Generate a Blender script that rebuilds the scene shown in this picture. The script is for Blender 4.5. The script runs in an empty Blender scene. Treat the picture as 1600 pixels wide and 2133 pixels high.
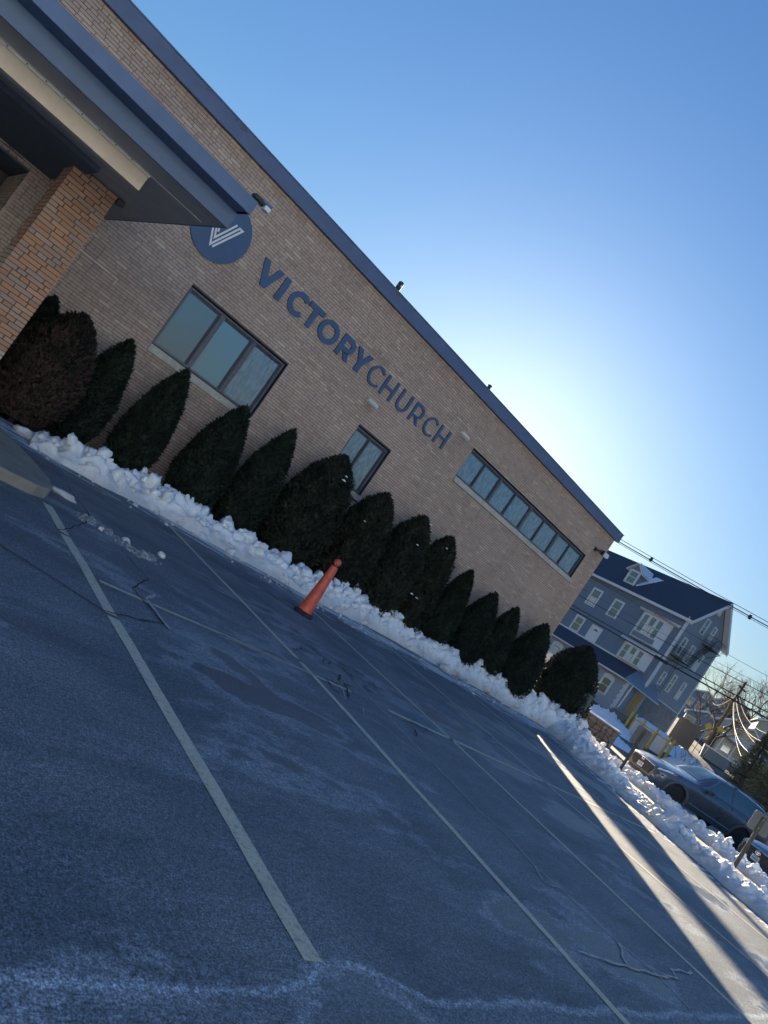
import bpy, bmesh, math, random
import numpy as np
from mathutils import Vector, Matrix, noise
random.seed(7)
R_ = math.radians
PI = math.pi
sc = bpy.context.scene
COL = sc.collection

# ------------------------------------------------------------------ camera
F = 1504.75
yaw, pitch, roll = 0.692065328, 0.0488854753, 0.600472289
fwd = Vector((math.sin(yaw)*math.cos(pitch), math.cos(yaw)*math.cos(pitch), math.sin(pitch)))
r0 = Vector((math.cos(yaw), -math.sin(yaw), 0)); u0 = r0.cross(fwd)
rt = r0*math.cos(roll) + u0*math.sin(roll); up = -r0*math.sin(roll) + u0*math.cos(roll)
cd = bpy.data.cameras.new('camera'); cam = bpy.data.objects.new('camera', cd); COL.objects.link(cam)
cam.matrix_world = Matrix(((rt.x, up.x, -fwd.x, 0), (rt.y, up.y, -fwd.y, 0), (rt.z, up.z, -fwd.z, 1.6), (0, 0, 0, 1)))
cd.sensor_fit = 'VERTICAL'; cd.sensor_height = 24.0; cd.lens = 24.0*F/2133.0
cd.clip_start = 0.05; cd.clip_end = 3000
sc.camera = cam

# ------------------------------------------------------------------ light
SUN_AZ, SUN_EL = 44.8, 12.3
world = bpy.data.worlds.new('World'); sc.world = world; world.use_nodes = True
wn = world.node_tree.nodes; wl = world.node_tree.links; wn.clear()
sky = wn.new('ShaderNodeTexSky'); sky.sky_type = 'NISHITA'; sky.sun_disc = False
sky.sun_elevation = R_(SUN_EL); sky.sun_rotation = R_(SUN_AZ); sky.altitude = 50
sky.air_density = 1.8; sky.dust_density = 0.8; sky.ozone_density = 5.0
bg = wn.new('ShaderNodeBackground'); bg.inputs[1].default_value = 0.05
wo = wn.new('ShaderNodeOutputWorld'); # the camera's highlight roll-off, applied evenly to the whole sky: c*A/(1+c*B)
va = wn.new('ShaderNodeVectorMath'); va.operation = 'MULTIPLY'; va.inputs[1].default_value = SKYB = (.028, .034, .040)
vb = wn.new('ShaderNodeVectorMath'); vb.operation = 'ADD'; vb.inputs[1].default_value = (1, 1, 1)
vc = wn.new('ShaderNodeVectorMath'); vc.operation = 'DIVIDE'
vd = wn.new('ShaderNodeVectorMath'); vd.operation = 'MULTIPLY'; vd.inputs[1].default_value = (.435, .60, .885)
wl.new(sky.outputs[0], va.inputs[0]); wl.new(va.outputs[0], vb.inputs[0]); wl.new(sky.outputs[0], vc.inputs[0]); wl.new(vb.outputs[0], vc.inputs[1]); wl.new(vc.outputs[0], vd.inputs[0])
wl.new(vd.outputs[0], bg.inputs[0]); wl.new(bg.outputs[0], wo.inputs[0])
sd = bpy.data.lights.new('sun', 'SUN'); sd.energy = 5.0; sd.angle = R_(0.5); sd.color = (1.0, 0.81, 0.57)
sun = bpy.data.objects.new('sun', sd); COL.objects.link(sun)
dsun = Vector((math.sin(R_(SUN_AZ))*math.cos(R_(SUN_EL)), math.cos(R_(SUN_AZ))*math.cos(R_(SUN_EL)), math.sin(R_(SUN_EL))))
sun.rotation_euler = dsun.to_track_quat('Z', 'Y').to_euler()
sc.view_settings.view_transform = 'Standard'; sc.view_settings.look = 'None'
sc.view_settings.gamma = 1; sc.view_settings.use_curve_mapping = False
sc.view_settings.exposure = 2.3

# ------------------------------------------------------------------ helpers
def tag(o, label=None, cat=None, group=None, kind=None):
    if label: o['label'] = label
    if cat: o['category'] = cat
    if group: o['group'] = group
    if kind: o['kind'] = kind
    return o

def empty(name, loc=(0, 0, 0), rz=0, label=None, cat=None, group=None):
    o = bpy.data.objects.new(name, None); COL.objects.link(o); o.location = loc; o.rotation_euler = (0, 0, rz)
    o.empty_display_size = 0.2
    return tag(o, label, cat, group)

def link(name, me, parent=None, loc=None):
    o = bpy.data.objects.new(name, me); COL.objects.link(o)
    if parent: o.parent = parent
    if loc is not None: o.location = loc
    return o

class MB:
    def __init__(s): s.v = []; s.f = []
    def box(s, x0, x1, y0, y1, z0, z1):
        b = len(s.v)
        s.v += [(x0,y0,z0),(x1,y0,z0),(x1,y1,z0),(x0,y1,z0),(x0,y0,z1),(x1,y0,z1),(x1,y1,z1),(x0,y1,z1)]
        s.f += [(b,b+3,b+2,b+1),(b+4,b+5,b+6,b+7),(b,b+1,b+5,b+4),(b+1,b+2,b+6,b+5),(b+2,b+3,b+7,b+6),(b+3,b,b+4,b+7)]
        return s
    def hexa(s, p):       # eight corners, bottom ring then top ring
        b = len(s.v); s.v += [tuple(q) for q in p]
        s.f += [(b,b+3,b+2,b+1),(b+4,b+5,b+6,b+7),(b,b+1,b+5,b+4),(b+1,b+2,b+6,b+5),(b+2,b+3,b+7,b+6),(b+3,b,b+4,b+7)]
        return s
    def tube(s, pts, r, n=8, r2=None, cap=True):
        pts = [Vector(p) for p in pts]; m = len(pts); base = len(s.v)
        for i, p in enumerate(pts):
            t = (pts[min(i+1, m-1)] - pts[max(i-1, 0)]).normalized()
            a = Vector((0, 0, 1)) if abs(t.z) < .95 else Vector((1, 0, 0))
            e = t.cross(a).normalized(); g = t.cross(e)
            rr = r if r2 is None else r + (r2-r)*i/(m-1)
            for k in range(n):
                c = 2*PI*k/n; q = p + e*(rr*math.cos(c)) + g*(rr*math.sin(c)); s.v.append(tuple(q))
        for i in range(m-1):
            for k in range(n):
                a = base+i*n+k; b = base+i*n+(k+1) % n
                s.f.append((a, b, b+n, a+n))
        if cap:
            s.f.append(tuple(base+k for k in reversed(range(n)))); s.f.append(tuple(base+(m-1)*n+k for k in range(n)))
        return s
    def lathe(s, prof, n=24, c=(0, 0, 0)):
        base = len(s.v); m = len(prof)
        for (r, z) in prof:
            for k in range(n):
                a = 2*PI*k/n; s.v.append((c[0]+r*math.cos(a), c[1]+r*math.sin(a), c[2]+z))
        for i in range(m-1):
            for k in range(n):
                a = base+i*n+k; b = base+i*n+(k+1) % n; s.f.append((a, b, b+n, a+n))
        s.f.append(tuple(base+k for k in reversed(range(n)))); s.f.append(tuple(base+(m-1)*n+k for k in range(n)))
        return s
    def prism(s, poly, d0, d1, fn):   # poly of 2D points, fn(a,b,d)->xyz ; extruded from d0 to d1
        n = len(poly); b = len(s.v)
        s.v += [tuple(fn(a, c, d0)) for a, c in poly] + [tuple(fn(a, c, d1)) for a, c in poly]
        s.f.append(tuple(range(b, b+n))); s.f.append(tuple(reversed(range(b+n, b+2*n))))
        for i in range(n):
            j = (i+1) % n; s.f.append((b+i, b+n+i, b+n+j, b+j))
        return s
    def mesh(s, name, mat=None, smooth=False):
        me = bpy.data.meshes.new(name); me.from_pydata(s.v, [], s.f); me.update()
        if mat: me.materials.append(mat)
        bm = bmesh.new(); bm.from_mesh(me); bmesh.ops.recalc_face_normals(bm, faces=bm.faces); bm.to_mesh(me); bm.free()
        if smooth: me.polygons.foreach_set('use_smooth', [True]*len(me.polygons))
        return me
    def build(s, name, mat=None, parent=None, smooth=False, bevel=0):
        o = link(name, s.mesh(name, mat, smooth), parent)
        if bevel:
            md = o.modifiers.new('bevel', 'BEVEL'); md.width = bevel; md.segments = 2; md.limit_method = 'ANGLE'
        return o

def quick_mesh(name, V, Fq, mat=None, smooth=True):
    me = bpy.data.meshes.new(name)
    V = np.asarray(V, dtype=np.float32); Fq = np.asarray(Fq, dtype=np.int32); k = Fq.shape[1]
    me.vertices.add(len(V)); me.vertices.foreach_set('co', V.ravel())
    me.loops.add(Fq.size); me.loops.foreach_set('vertex_index', Fq.ravel())
    me.polygons.add(len(Fq)); me.polygons.foreach_set('loop_start', np.arange(len(Fq))*k)
    me.polygons.foreach_set('loop_total', np.full(len(Fq), k, dtype=np.int32))
    me.polygons.foreach_set('use_smooth', np.full(len(Fq), smooth))
    me.update(calc_edges=True); me.validate()
    if mat: me.materials.append(mat)
    return me

# ------------------------------------------------------------------ materials
class NT:
    def __init__(s, name):
        s.m = bpy.data.materials.new(name); s.m.use_nodes = True; s.t = s.m.node_tree
        s.p = s.t.nodes['Principled BSDF']; s.out = s.t.nodes['Material Output']
    def n(s, typ, **kw):
        o = s.t.nodes.new(typ)
        for k, v in kw.items():
            if k[0] == '_': setattr(o, k[1:], v)
            else: o.inputs[int(k[1:]) if k[0] == 'i' and k[1:].isdigit() else k].default_value = v
        return o
    def l(s, a, b): s.t.links.new(a, b)
    def tex(s, scale, detail=4, rough=.6, vec=None, kind='ShaderNodeTexNoise'):
        o = s.t.nodes.new(kind); o.inputs['Scale'].default_value = scale
        if kind == 'ShaderNodeTexNoise': o.inputs['Detail'].default_value = detail; o.inputs['Roughness'].default_value = rough
        if vec is not None: s.l(vec, o.inputs['Vector'])
        return o.outputs[0]
    def coord(s, which='Object', scale=None, rot=None):
        c = s.t.nodes.new('ShaderNodeTexCoord').outputs[which]
        if scale or rot:
            m = s.t.nodes.new('ShaderNodeMapping'); s.l(c, m.inputs[0])
            if scale: m.inputs['Scale'].default_value = scale
            if rot: m.inputs['Rotation'].default_value = rot
            c = m.outputs[0]
        return c
    def geo(s, scale=None, rot=None):
        c = s.t.nodes.new('ShaderNodeNewGeometry').outputs['Position']
        if scale or rot:
            m = s.t.nodes.new('ShaderNodeMapping'); s.l(c, m.inputs[0])
            if scale: m.inputs['Scale'].default_value = scale
            if rot: m.inputs['Rotation'].default_value = rot
            c = m.outputs[0]
        return c
    def ramp(s, fac, stops):
        o = s.t.nodes.new('ShaderNodeValToRGB'); s.l(fac, o.inputs[0]); e = o.color_ramp.elements
        while len(e) < len(stops): e.new(.5)
        for k, (p, c) in enumerate(stops):
            e[k].position = p; e[k].color = (c if isinstance(c, tuple) else (c, c, c)) + (1,)
        return o.outputs[0]
    def mix(s, fac, a, b, mode='MIX'):
        o = s.t.nodes.new('ShaderNodeMix'); o.data_type = 'RGBA'; o.blend_type = mode
        for k, v in ((0, fac), (6, a), (7, b)):
            if isinstance(v, (int, float)): o.inputs[k].default_value = v
            elif isinstance(v, tuple): o.inputs[k].default_value = v + (1,)
            else: s.l(v, o.inputs[k])
        return o.outputs[2]
    def math(s, op, a, b=0., c=0.):
        o = s.t.nodes.new('ShaderNodeMath'); o.operation = op
        for k, v in ((0, a), (1, b), (2, c)):
            if isinstance(v, (int, float)): o.inputs[k].default_value = v
            else: s.l(v, o.inputs[k])
        return o.outputs[0]
    def bump(s, h, strength=.3, dist=.01):
        o = s.t.nodes.new('ShaderNodeBump'); o.inputs['Strength'].default_value = strength; o.inputs['Distance'].default_value = dist
        s.l(h, o.inputs['Height']); s.l(o.outputs[0], s.p.inputs['Normal'])
    def base(s, c):
        if isinstance(c, tuple): s.p.inputs['Base Color'].default_value = c + (1,)
        else: s.l(c, s.p.inputs['Base Color'])
    def set(s, **kw):
        for k, v in kw.items():
            i = s.p.inputs[k.replace('_', ' ')]
            if isinstance(v, (int, float, tuple)): i.default_value = v
            else: s.l(v, i)
        return s.m

def plain(name, c, rough=.6, metal=0., var=.12, scale=6., bump=.0, spec=.5, bscale=60):
    t = NT(name); v = t.geo()
    n = t.tex(scale, 5, .65, v)
    a = tuple(max(0, x*(1-var)) for x in c); b = tuple(min(1, x*(1+var)) for x in c)
    t.base(t.ramp(n, [(.3, a), (.7, b)])); t.set(Roughness=rough, Metallic=metal)
    t.p.inputs['Specular IOR Level'].default_value = spec
    if bump: t.bump(t.tex(bscale, 4, .6, v), bump, .01)
    return t.m

def mat_asphalt():
    t = NT('asphalt'); v = t.geo()
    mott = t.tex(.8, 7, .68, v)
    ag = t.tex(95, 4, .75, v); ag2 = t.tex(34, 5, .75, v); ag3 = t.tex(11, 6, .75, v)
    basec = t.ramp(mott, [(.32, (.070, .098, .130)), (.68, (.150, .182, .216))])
    # pale salt residue, wind-swept in streaks along the rows, broken up by the aggregate
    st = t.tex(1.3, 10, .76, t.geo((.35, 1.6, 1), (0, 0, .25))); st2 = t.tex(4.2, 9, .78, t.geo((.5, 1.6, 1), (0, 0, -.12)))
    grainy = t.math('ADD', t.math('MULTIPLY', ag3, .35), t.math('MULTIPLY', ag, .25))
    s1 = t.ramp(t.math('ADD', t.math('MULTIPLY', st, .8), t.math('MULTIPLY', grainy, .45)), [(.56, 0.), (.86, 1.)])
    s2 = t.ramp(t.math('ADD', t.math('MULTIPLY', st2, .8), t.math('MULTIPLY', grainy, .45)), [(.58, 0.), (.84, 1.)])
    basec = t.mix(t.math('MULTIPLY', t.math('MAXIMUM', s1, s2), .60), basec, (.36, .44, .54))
    # melt water that ran and dried: dark sheets with a pale tide mark
    sx = t.t.nodes.new('ShaderNodeSeparateXYZ'); t.l(v, sx.inputs[0])
    tid = t.tex(.5, 7, .62, t.geo((.7, 1.3, 1)))
    dx = t.math('MULTIPLY', t.math('SUBTRACT', sx.outputs[0], 2.82), 1.9); dy = t.math('MULTIPLY', t.math('SUBTRACT', sx.outputs[1], 1.3), 1.55)
    foot = t.math('SUBTRACT', .86, t.math('MULTIPLY', t.math('SQRT', t.math('ADD', t.math('MULTIPLY', dx, dx), t.math('MULTIPLY', dy, dy))), .32))
    foot = t.math('ADD', foot, t.math('MULTIPLY', t.math('SUBTRACT', t.tex(5, 6, .7, v), .5), .22))
    tid = t.math('MAXIMUM', tid, foot)
    wet = t.ramp(tid, [(.575, 0.), (.590, 1.)])
    rim = t.ramp(tid, [(.535, 0.), (.568, 1.), (.578, 1.), (.590, 0.)])
    damp = t.ramp(t.tex(.9, 8, .7, t.geo((.5, 1.7, 1), (0, 0, .2))), [(.50, 0.), (.66, 1.)])
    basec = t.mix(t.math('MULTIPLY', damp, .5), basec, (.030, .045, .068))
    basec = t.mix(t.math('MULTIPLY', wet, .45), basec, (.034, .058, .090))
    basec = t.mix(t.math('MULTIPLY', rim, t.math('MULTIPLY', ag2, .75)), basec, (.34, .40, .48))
    ex = t.math('MULTIPLY', t.math('SUBTRACT', sx.outputs[0], 2.85), 3.2); bumpy = t.math('DIVIDE', .16, t.math('ADD', 1., t.math('MULTIPLY', t.math('MULTIPLY', ex, ex), t.math('MULTIPLY', ex, ex))))
    yb = t.math('ADD', t.math('ADD', 1.73, bumpy), t.math('MULTIPLY', t.math('SUBTRACT', t.tex(1.6, 8, .75, v), .5), .30))
    tl = t.math('SUBTRACT', 1., t.math('MULTIPLY', t.math('ABSOLUTE', t.math('SUBTRACT', sx.outputs[1], yb)), 26.))
    tl2 = t.math('MULTIPLY', t.math('LESS_THAN', sx.outputs[1], yb), t.math('SUBTRACT', 1., t.math('MULTIPLY', t.math('ABSOLUTE', t.math('SUBTRACT', sx.outputs[1], t.math('SUBTRACT', yb, .12))), 5.)))
    for q, k in ((tl, .85), (tl2, .14)):
        cl = t.t.nodes.new('ShaderNodeClamp'); t.l(q, cl.inputs[0])
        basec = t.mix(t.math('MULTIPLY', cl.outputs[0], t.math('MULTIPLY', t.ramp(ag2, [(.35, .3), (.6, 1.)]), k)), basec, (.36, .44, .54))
    # refrozen slush smears close to the banks
    near = t.math('SUBTRACT', 1., t.math('MULTIPLY', t.math('ABSOLUTE', t.math('SUBTRACT', sx.outputs[1], 11.7)), .45))
    kd = t.math('SUBTRACT', t.math('SUBTRACT', sx.outputs[0], t.math('MULTIPLY', sx.outputs[1], .44)), 14.2)
    near2 = t.math('MULTIPLY', t.math('SUBTRACT', 1., t.math('MULTIPLY', t.math('ABSOLUTE', kd), .9)), .85)
    nn = t.math('MAXIMUM', t.math('MAXIMUM', near, near2), -.2)
    sl = t.tex(1.9, 10, .74, t.geo((.28, 2.6, 1)))
    slm = t.ramp(t.math('ADD', t.math('MULTIPLY', nn, .26), t.math('MULTIPLY', sl, .8)), [(.60, 0.), (.635, 1.)])
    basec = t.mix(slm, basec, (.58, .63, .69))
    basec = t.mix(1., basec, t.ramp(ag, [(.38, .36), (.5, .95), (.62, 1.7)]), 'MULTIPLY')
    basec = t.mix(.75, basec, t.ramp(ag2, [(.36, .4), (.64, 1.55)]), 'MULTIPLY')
    t.base(basec)
    rough = t.mix(wet, (.66, .66, .66), (.42, .42, .42))
    t.l(rough, t.p.inputs['Roughness'])
    t.bump(t.mix(.45, ag, ag2), .8, .008)
    return t.m

def mat_terrain():
    t = NT('street_asphalt'); v = t.geo()
    n = t.tex(.5, 6, .65, v); g = t.tex(60, 3, .7, v)
    c = t.ramp(n, [(.3, (.06, .065, .07)), (.7, (.13, .13, .135))])
    c = t.mix(.5, c, t.ramp(g, [(.3, .6), (.7, 1.4)]), 'MULTIPLY')
    sl = t.ramp(t.tex(.9, 8, .7, v), [(.60, 0.), (.66, 1.)])
    c = t.mix(t.math('MULTIPLY', sl, .5), c, (.5, .52, .55))
    t.base(c); t.set(Roughness=.8); t.bump(g, .4, .01)
    return t.m

def mat_snow():
    t = NT('snow'); v = t.geo()
    d = t.tex(2.3, 7, .7, v); fine = t.tex(38, 5, .7, v); cr = t.tex(9, 5, .65, v)
    sx = t.t.nodes.new('ShaderNodeSeparateXYZ'); t.l(v, sx.inputs[0])
    c = t.ramp(cr, [(.3, (.70, .74, .80)), (.6, (.86, .88, .90))])
    low = t.math('ADD', t.math('MULTIPLY', t.math('SUBTRACT', .34, sx.outputs[2]), 1.1), t.math('MULTIPLY', d, .9))
    dirt = t.ramp(low, [(.46, 0.), (.80, 1.)])
    c = t.mix(t.math('MULTIPLY', dirt, .62), c, (.38, .365, .35))
    gr = t.ramp(t.tex(70, 2, .5, v), [(.67, 0.), (.71, 1.)])
    c = t.mix(t.math('MULTIPLY', gr, t.math('ADD', .25, dirt)), c, (.15, .13, .11))
    t.base(c); t.set(Roughness=.62)
    t.p.inputs['Subsurface Weight'].default_value = .18
    t.p.inputs['Subsurface Radius'].default_value = (.05, .06, .08)
    t.p.inputs['Subsurface Scale'].default_value = .3
    t.bump(t.mix(.5, fine, cr), .7, .02)
    return t.m

def mat_brick(name, cols, attr=True):
    t = NT(name); v = t.geo()
    if attr:
        a = t.t.nodes.new('ShaderNodeAttribute'); a.attribute_name = 'tone'; f = a.outputs['Fac']
    else:
        f = t.t.nodes.new('ShaderNodeObjectInfo').outputs['Random']
    c = t.ramp(f, [(i/(len(cols)-1), k) for i, k in enumerate(cols)])
    c = t.mix(.35, c, t.ramp(t.tex(45, 4, .7, v), [(.3, .72), (.7, 1.28)]), 'MULTIPLY')
    c = t.mix(.7, c, t.ramp(t.tex(.7, 5, .65, v), [(.3, .82), (.7, 1.15)]), 'MULTIPLY')
    st = t.ramp(t.tex(1.6, 6, .7, t.geo((1.6, 1, .35))), [(.62, 0.), (.8, 1.)])
    c = t.mix(t.math('MULTIPLY', st, .3), c, (.50, .47, .43))
    if attr:
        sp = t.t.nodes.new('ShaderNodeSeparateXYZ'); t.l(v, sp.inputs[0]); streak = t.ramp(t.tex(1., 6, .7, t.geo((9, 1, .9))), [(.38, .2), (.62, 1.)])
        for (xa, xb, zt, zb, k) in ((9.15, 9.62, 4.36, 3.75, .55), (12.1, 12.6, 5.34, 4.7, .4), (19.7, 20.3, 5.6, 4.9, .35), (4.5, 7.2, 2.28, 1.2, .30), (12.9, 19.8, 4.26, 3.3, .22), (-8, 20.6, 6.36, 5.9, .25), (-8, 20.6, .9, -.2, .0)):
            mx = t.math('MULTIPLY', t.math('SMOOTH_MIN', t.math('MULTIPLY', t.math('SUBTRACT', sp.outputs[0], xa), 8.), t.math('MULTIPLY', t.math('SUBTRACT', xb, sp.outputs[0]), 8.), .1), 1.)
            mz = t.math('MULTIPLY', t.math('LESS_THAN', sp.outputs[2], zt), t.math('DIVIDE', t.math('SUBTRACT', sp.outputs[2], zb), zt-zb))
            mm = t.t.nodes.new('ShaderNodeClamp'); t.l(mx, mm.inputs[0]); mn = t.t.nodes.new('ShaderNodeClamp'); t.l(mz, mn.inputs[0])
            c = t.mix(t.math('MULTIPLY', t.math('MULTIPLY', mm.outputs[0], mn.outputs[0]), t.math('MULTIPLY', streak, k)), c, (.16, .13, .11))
    t.base(c); t.set(Roughness=.85); t.bump(t.tex(120, 4, .65, v), .35, .004)
    return t.m

def mat_glass(name, tint=(.03, .045, .06), rough=.04, transp=.25, screen=False):
    t = NT(name); v = t.geo()
    t.base(tint); t.set(Roughness=rough); t.p.inputs['Specular IOR Level'].default_value = .9
    t.p.inputs['IOR'].default_value = 2.1
    if screen:
        w = t.tex(9, 7, .75, t.geo((2.2, 1, .5)))
        c = t.ramp(w, [(.38, (.05, .095, .16)), (.62, (.18, .26, .36))])  # mottled blue painted in for blurred reflections on the screened panes
        t.base(c); t.bump(t.tex(4, 3, .5, v), .06, .02)
    else:
        t.bump(t.tex(1.2, 2, .5, v), .03, .02)
    tr = t.t.nodes.new('ShaderNodeBsdfTransparent'); mx = t.t.nodes.new('ShaderNodeMixShader'); mx.inputs[0].default_value = transp
    t.l(t.p.outputs[0], mx.inputs[1]); t.l(tr.outputs[0], mx.inputs[2]); t.l(mx.outputs[0], t.out.inputs[0])
    return t.m

def mat_emit(name, c, s):
    t = NT(name); t.base((.8, .8, .8)); t.p.inputs['Emission Color'].default_value = c+(1,); t.p.inputs['Emission Strength'].default_value = s
    return t.m

def mat_foliage(name, a, b, c2=None):
    t = NT(name)
    at = t.t.nodes.new('ShaderNodeAttribute'); at.attribute_name = 'tone'
    stops = [(.0, a), (.8, b)] + ([(1., c2)] if c2 else [])
    c = t.ramp(at.outputs['Fac'], stops); t.base(c); t.set(Roughness=.7)
    t.p.inputs['Specular IOR Level'].default_value = .25
    return t.m

M = {}
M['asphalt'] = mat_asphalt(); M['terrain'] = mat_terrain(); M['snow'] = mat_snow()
M['brick'] = mat_brick('brick_tan', [(.42,.30,.24),(.48,.355,.285),(.51,.38,.305),(.47,.36,.305),(.53,.395,.31),(.45,.345,.295),(.55,.42,.33),(.60,.49,.385)])
M['brick_o'] = mat_brick('brick_orange', [(.36,.195,.125),(.47,.255,.155),(.41,.23,.15),(.33,.255,.225),(.48,.27,.165),(.40,.285,.23)], attr=False)
M['brick_i'] = mat_brick('brick_single', [(.42,.30,.24),(.49,.36,.29),(.52,.385,.305),(.47,.36,.305),(.55,.41,.325),(.59,.48,.38)], attr=False)
M['mortar'] = plain('mortar', (.115, .095, .085), .95, var=.25, bump=.4)
M['fascia'] = plain('painted_fascia_slate', (.10, .14, .25), .55, var=.10, scale=2.5, bump=.1)
M['fascia2'] = plain('painted_fascia_canopy', (.085, .14, .26), .5, var=.10, scale=2.5, bump=.1)
M['soffit'] = plain('soffit_board', (.45, .44, .43), .7, var=.12, scale=3, bump=.15)
M['beam'] = plain('cream_beam_paint', (.62, .52, .42), .55, var=.08, scale=4, bump=.1)
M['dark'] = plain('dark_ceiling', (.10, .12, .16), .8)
M['stone_sill'] = plain('limestone_sill', (.46, .44, .38), .8, var=.2, scale=9, bump=.3)
M['palewall'] = plain('pale_blue_clapboard', (.50, .62, .78), .7, var=.05)  # pale blue picked to cool the light bounced by the added houses
M['frame'] = plain('anodised_frame', (.13, .13, .15), .42, metal=.4, var=.1)
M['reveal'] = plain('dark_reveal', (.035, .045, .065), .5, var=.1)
M['glass'] = mat_glass('window_glass', tint=(.06, .12, .20), rough=.09, transp=.0)  # blue tint stands in for sky reflected in the pane
M['glass_clear'] = mat_glass('clear_pane', tint=(.10, .23, .34), transp=.05)  # brighter tint painted in for a clear sky reflection
M['screen'] = mat_glass('screened_glass', rough=.16, transp=.0, screen=True)
M['room'] = plain('room_dark', (.05, .055, .065), .9)
M['signblue'] = plain('sign_blue', (.055, .11, .22), .45, var=.06)
M['white'] = plain('white_paint', (.78, .79, .80), .5, var=.05)
M['trim'] = plain('white_trim', (.74, .75, .77), .5, var=.06)
M['line'] = None
M['concrete'] = plain('concrete', (.22, .21, .185), .9, var=.18, scale=3, bump=.4)
M['walk'] = plain('sidewalk_concrete', (.36, .29, .21), .9, var=.15, scale=3, bump=.4)
M['mulch'] = plain('bark_mulch', (.06, .045, .035), 1., var=.5, scale=30, bump=1.)
M['black'] = plain('black_metal', (.02, .022, .025), .45)
M['rubber'] = plain('rubber', (.018, .019, .021), .75, var=.2, bump=.2)
M['orange'] = plain('orange_plastic', (.58, .095, .055), .5, var=.28, scale=9, bump=.1)
M['metal'] = plain('grey_metal', (.30, .31, .32), .45, metal=.6, var=.1)
M['post'] = plain('green_steel_post', (.022, .03, .028), .55, var=.2)
M['signback'] = plain('sign_back_aluminium', (.10, .115, .13), .6, metal=.15)
M['ivory'] = plain('ivory_lamp_housing', (.62, .62, .56), .5)
M['lens'] = plain('lamp_lens', (.7, .75, .8), .15)
M['roofgravel'] = plain('roof_membrane', (.12, .12, .13), .9)

def mat_line():
    t = NT('road_paint'); v = t.geo()
    n = t.tex(26, 6, .75, v); n2 = t.tex(2.2, 5, .65, v); ag = t.tex(110, 3, .7, v)
    c = t.ramp(n, [(.34, (.22, .23, .21)), (.48, (.47, .47, .39))])
    c = t.mix(.6, c, t.ramp(ag, [(.3, .6), (.7, 1.35)]), 'MULTIPLY')
    w = t.ramp(n2, [(.52, 0.), (.78, 1.)])
    c = t.mix(t.math('MULTIPLY', w, .45), c, (.18, .19, .20))
    t.base(c); t.set(Roughness=.8); t.bump(ag, .5, .005)
    return t.m
M['line'] = mat_line()

# ------------------------------------------------------------------ terrain
SA = R_(65)
def th(x, y):
    s = x*math.sin(SA) + y*math.cos(SA)
    P = [(-1e4, 0), (22, 0), (30, .12), (45, .3), (56, .8), (68, 1.35), (75, 2.6), (95, 4.5), (130, 7.5), (200, 11), (400, 16), (1e4, 16)]
    for (a, ha), (b, hb) in zip(P, P[1:]):
        if s <= b:
            k = (s-a)/(b-a); return ha + (hb-ha)*k
    return 16
xs = [-600, -300, -150, -80, -40, -10] + list(np.arange(10, 150, 3.0)) + [170, 200, 260, 350, 600, 1200]
ys = [-600, -300, -150, -80, -40, -20] + list(np.arange(-10, 90, 3.0)) + [110, 140, 200, 300, 600, 1200]
V = [(x, y, th(x, y)-.03) for y in ys for x in xs]
nx = len(xs)
Fq = [(j*nx+i, j*nx+i+1, (j+1)*nx+i+1, (j+1)*nx+i) for j in range(len(ys)-1) for i in range(nx-1)]
tag(link('ground', quick_mesh('ground', V, Fq, M['terrain'])), kind='structure')

KX = lambda y: 14.9 + .44*y          # kerb line of the lot
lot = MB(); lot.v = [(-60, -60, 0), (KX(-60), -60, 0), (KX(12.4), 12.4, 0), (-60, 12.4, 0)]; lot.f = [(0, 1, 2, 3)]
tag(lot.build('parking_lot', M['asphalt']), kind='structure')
# planting bed
bed = MB().box(2.9, 22.5, 13.05, 13.995, -.02, .07)
tag(bed.build('planting_bed', M['mulch']), kind='structure')
# kerb and pavement on the right
def strip(off0, off1, y0, y1, z0, z1, name, mat):
    nrm = Vector((1, -.44, 0)).normalized()
    m = MB(); a0 = Vector((KX(y0), y0, 0)); a1 = Vector((KX(y1), y1, 0))
    p = [a0+nrm*off0, a0+nrm*off1, a1+nrm*off1, a1+nrm*off0]
    m.hexa([(q.x, q.y, z0) for q in p] + [(q.x, q.y, z1) for q in p])
    return tag(m.build(name, mat), kind='structure')
strip(.0, .15, -20, 11.2, -.05, .13, 'kerb', M['concrete'])
strip(.154, 5.2, -20, 16, -.05, .125, 'pavement', M['walk'])
# entrance pad
pad = MB()
poly = [(-8, 8.02), (2.2, 8.02), (2.5, 8.06), (2.68, 8.2), (2.78, 8.45), (2.8, 8.8), (2.72, 9.4), (2.6, 9.9), (2.45, 10.6), (2.4, 13.99), (-8, 13.99)]
pad.prism(poly, -.03, .125, lambda a, b, d: (a, b, d))
po = pad.build('entrance_pad', M['concrete'], bevel=.02); tag(po, kind='structure')

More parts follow.
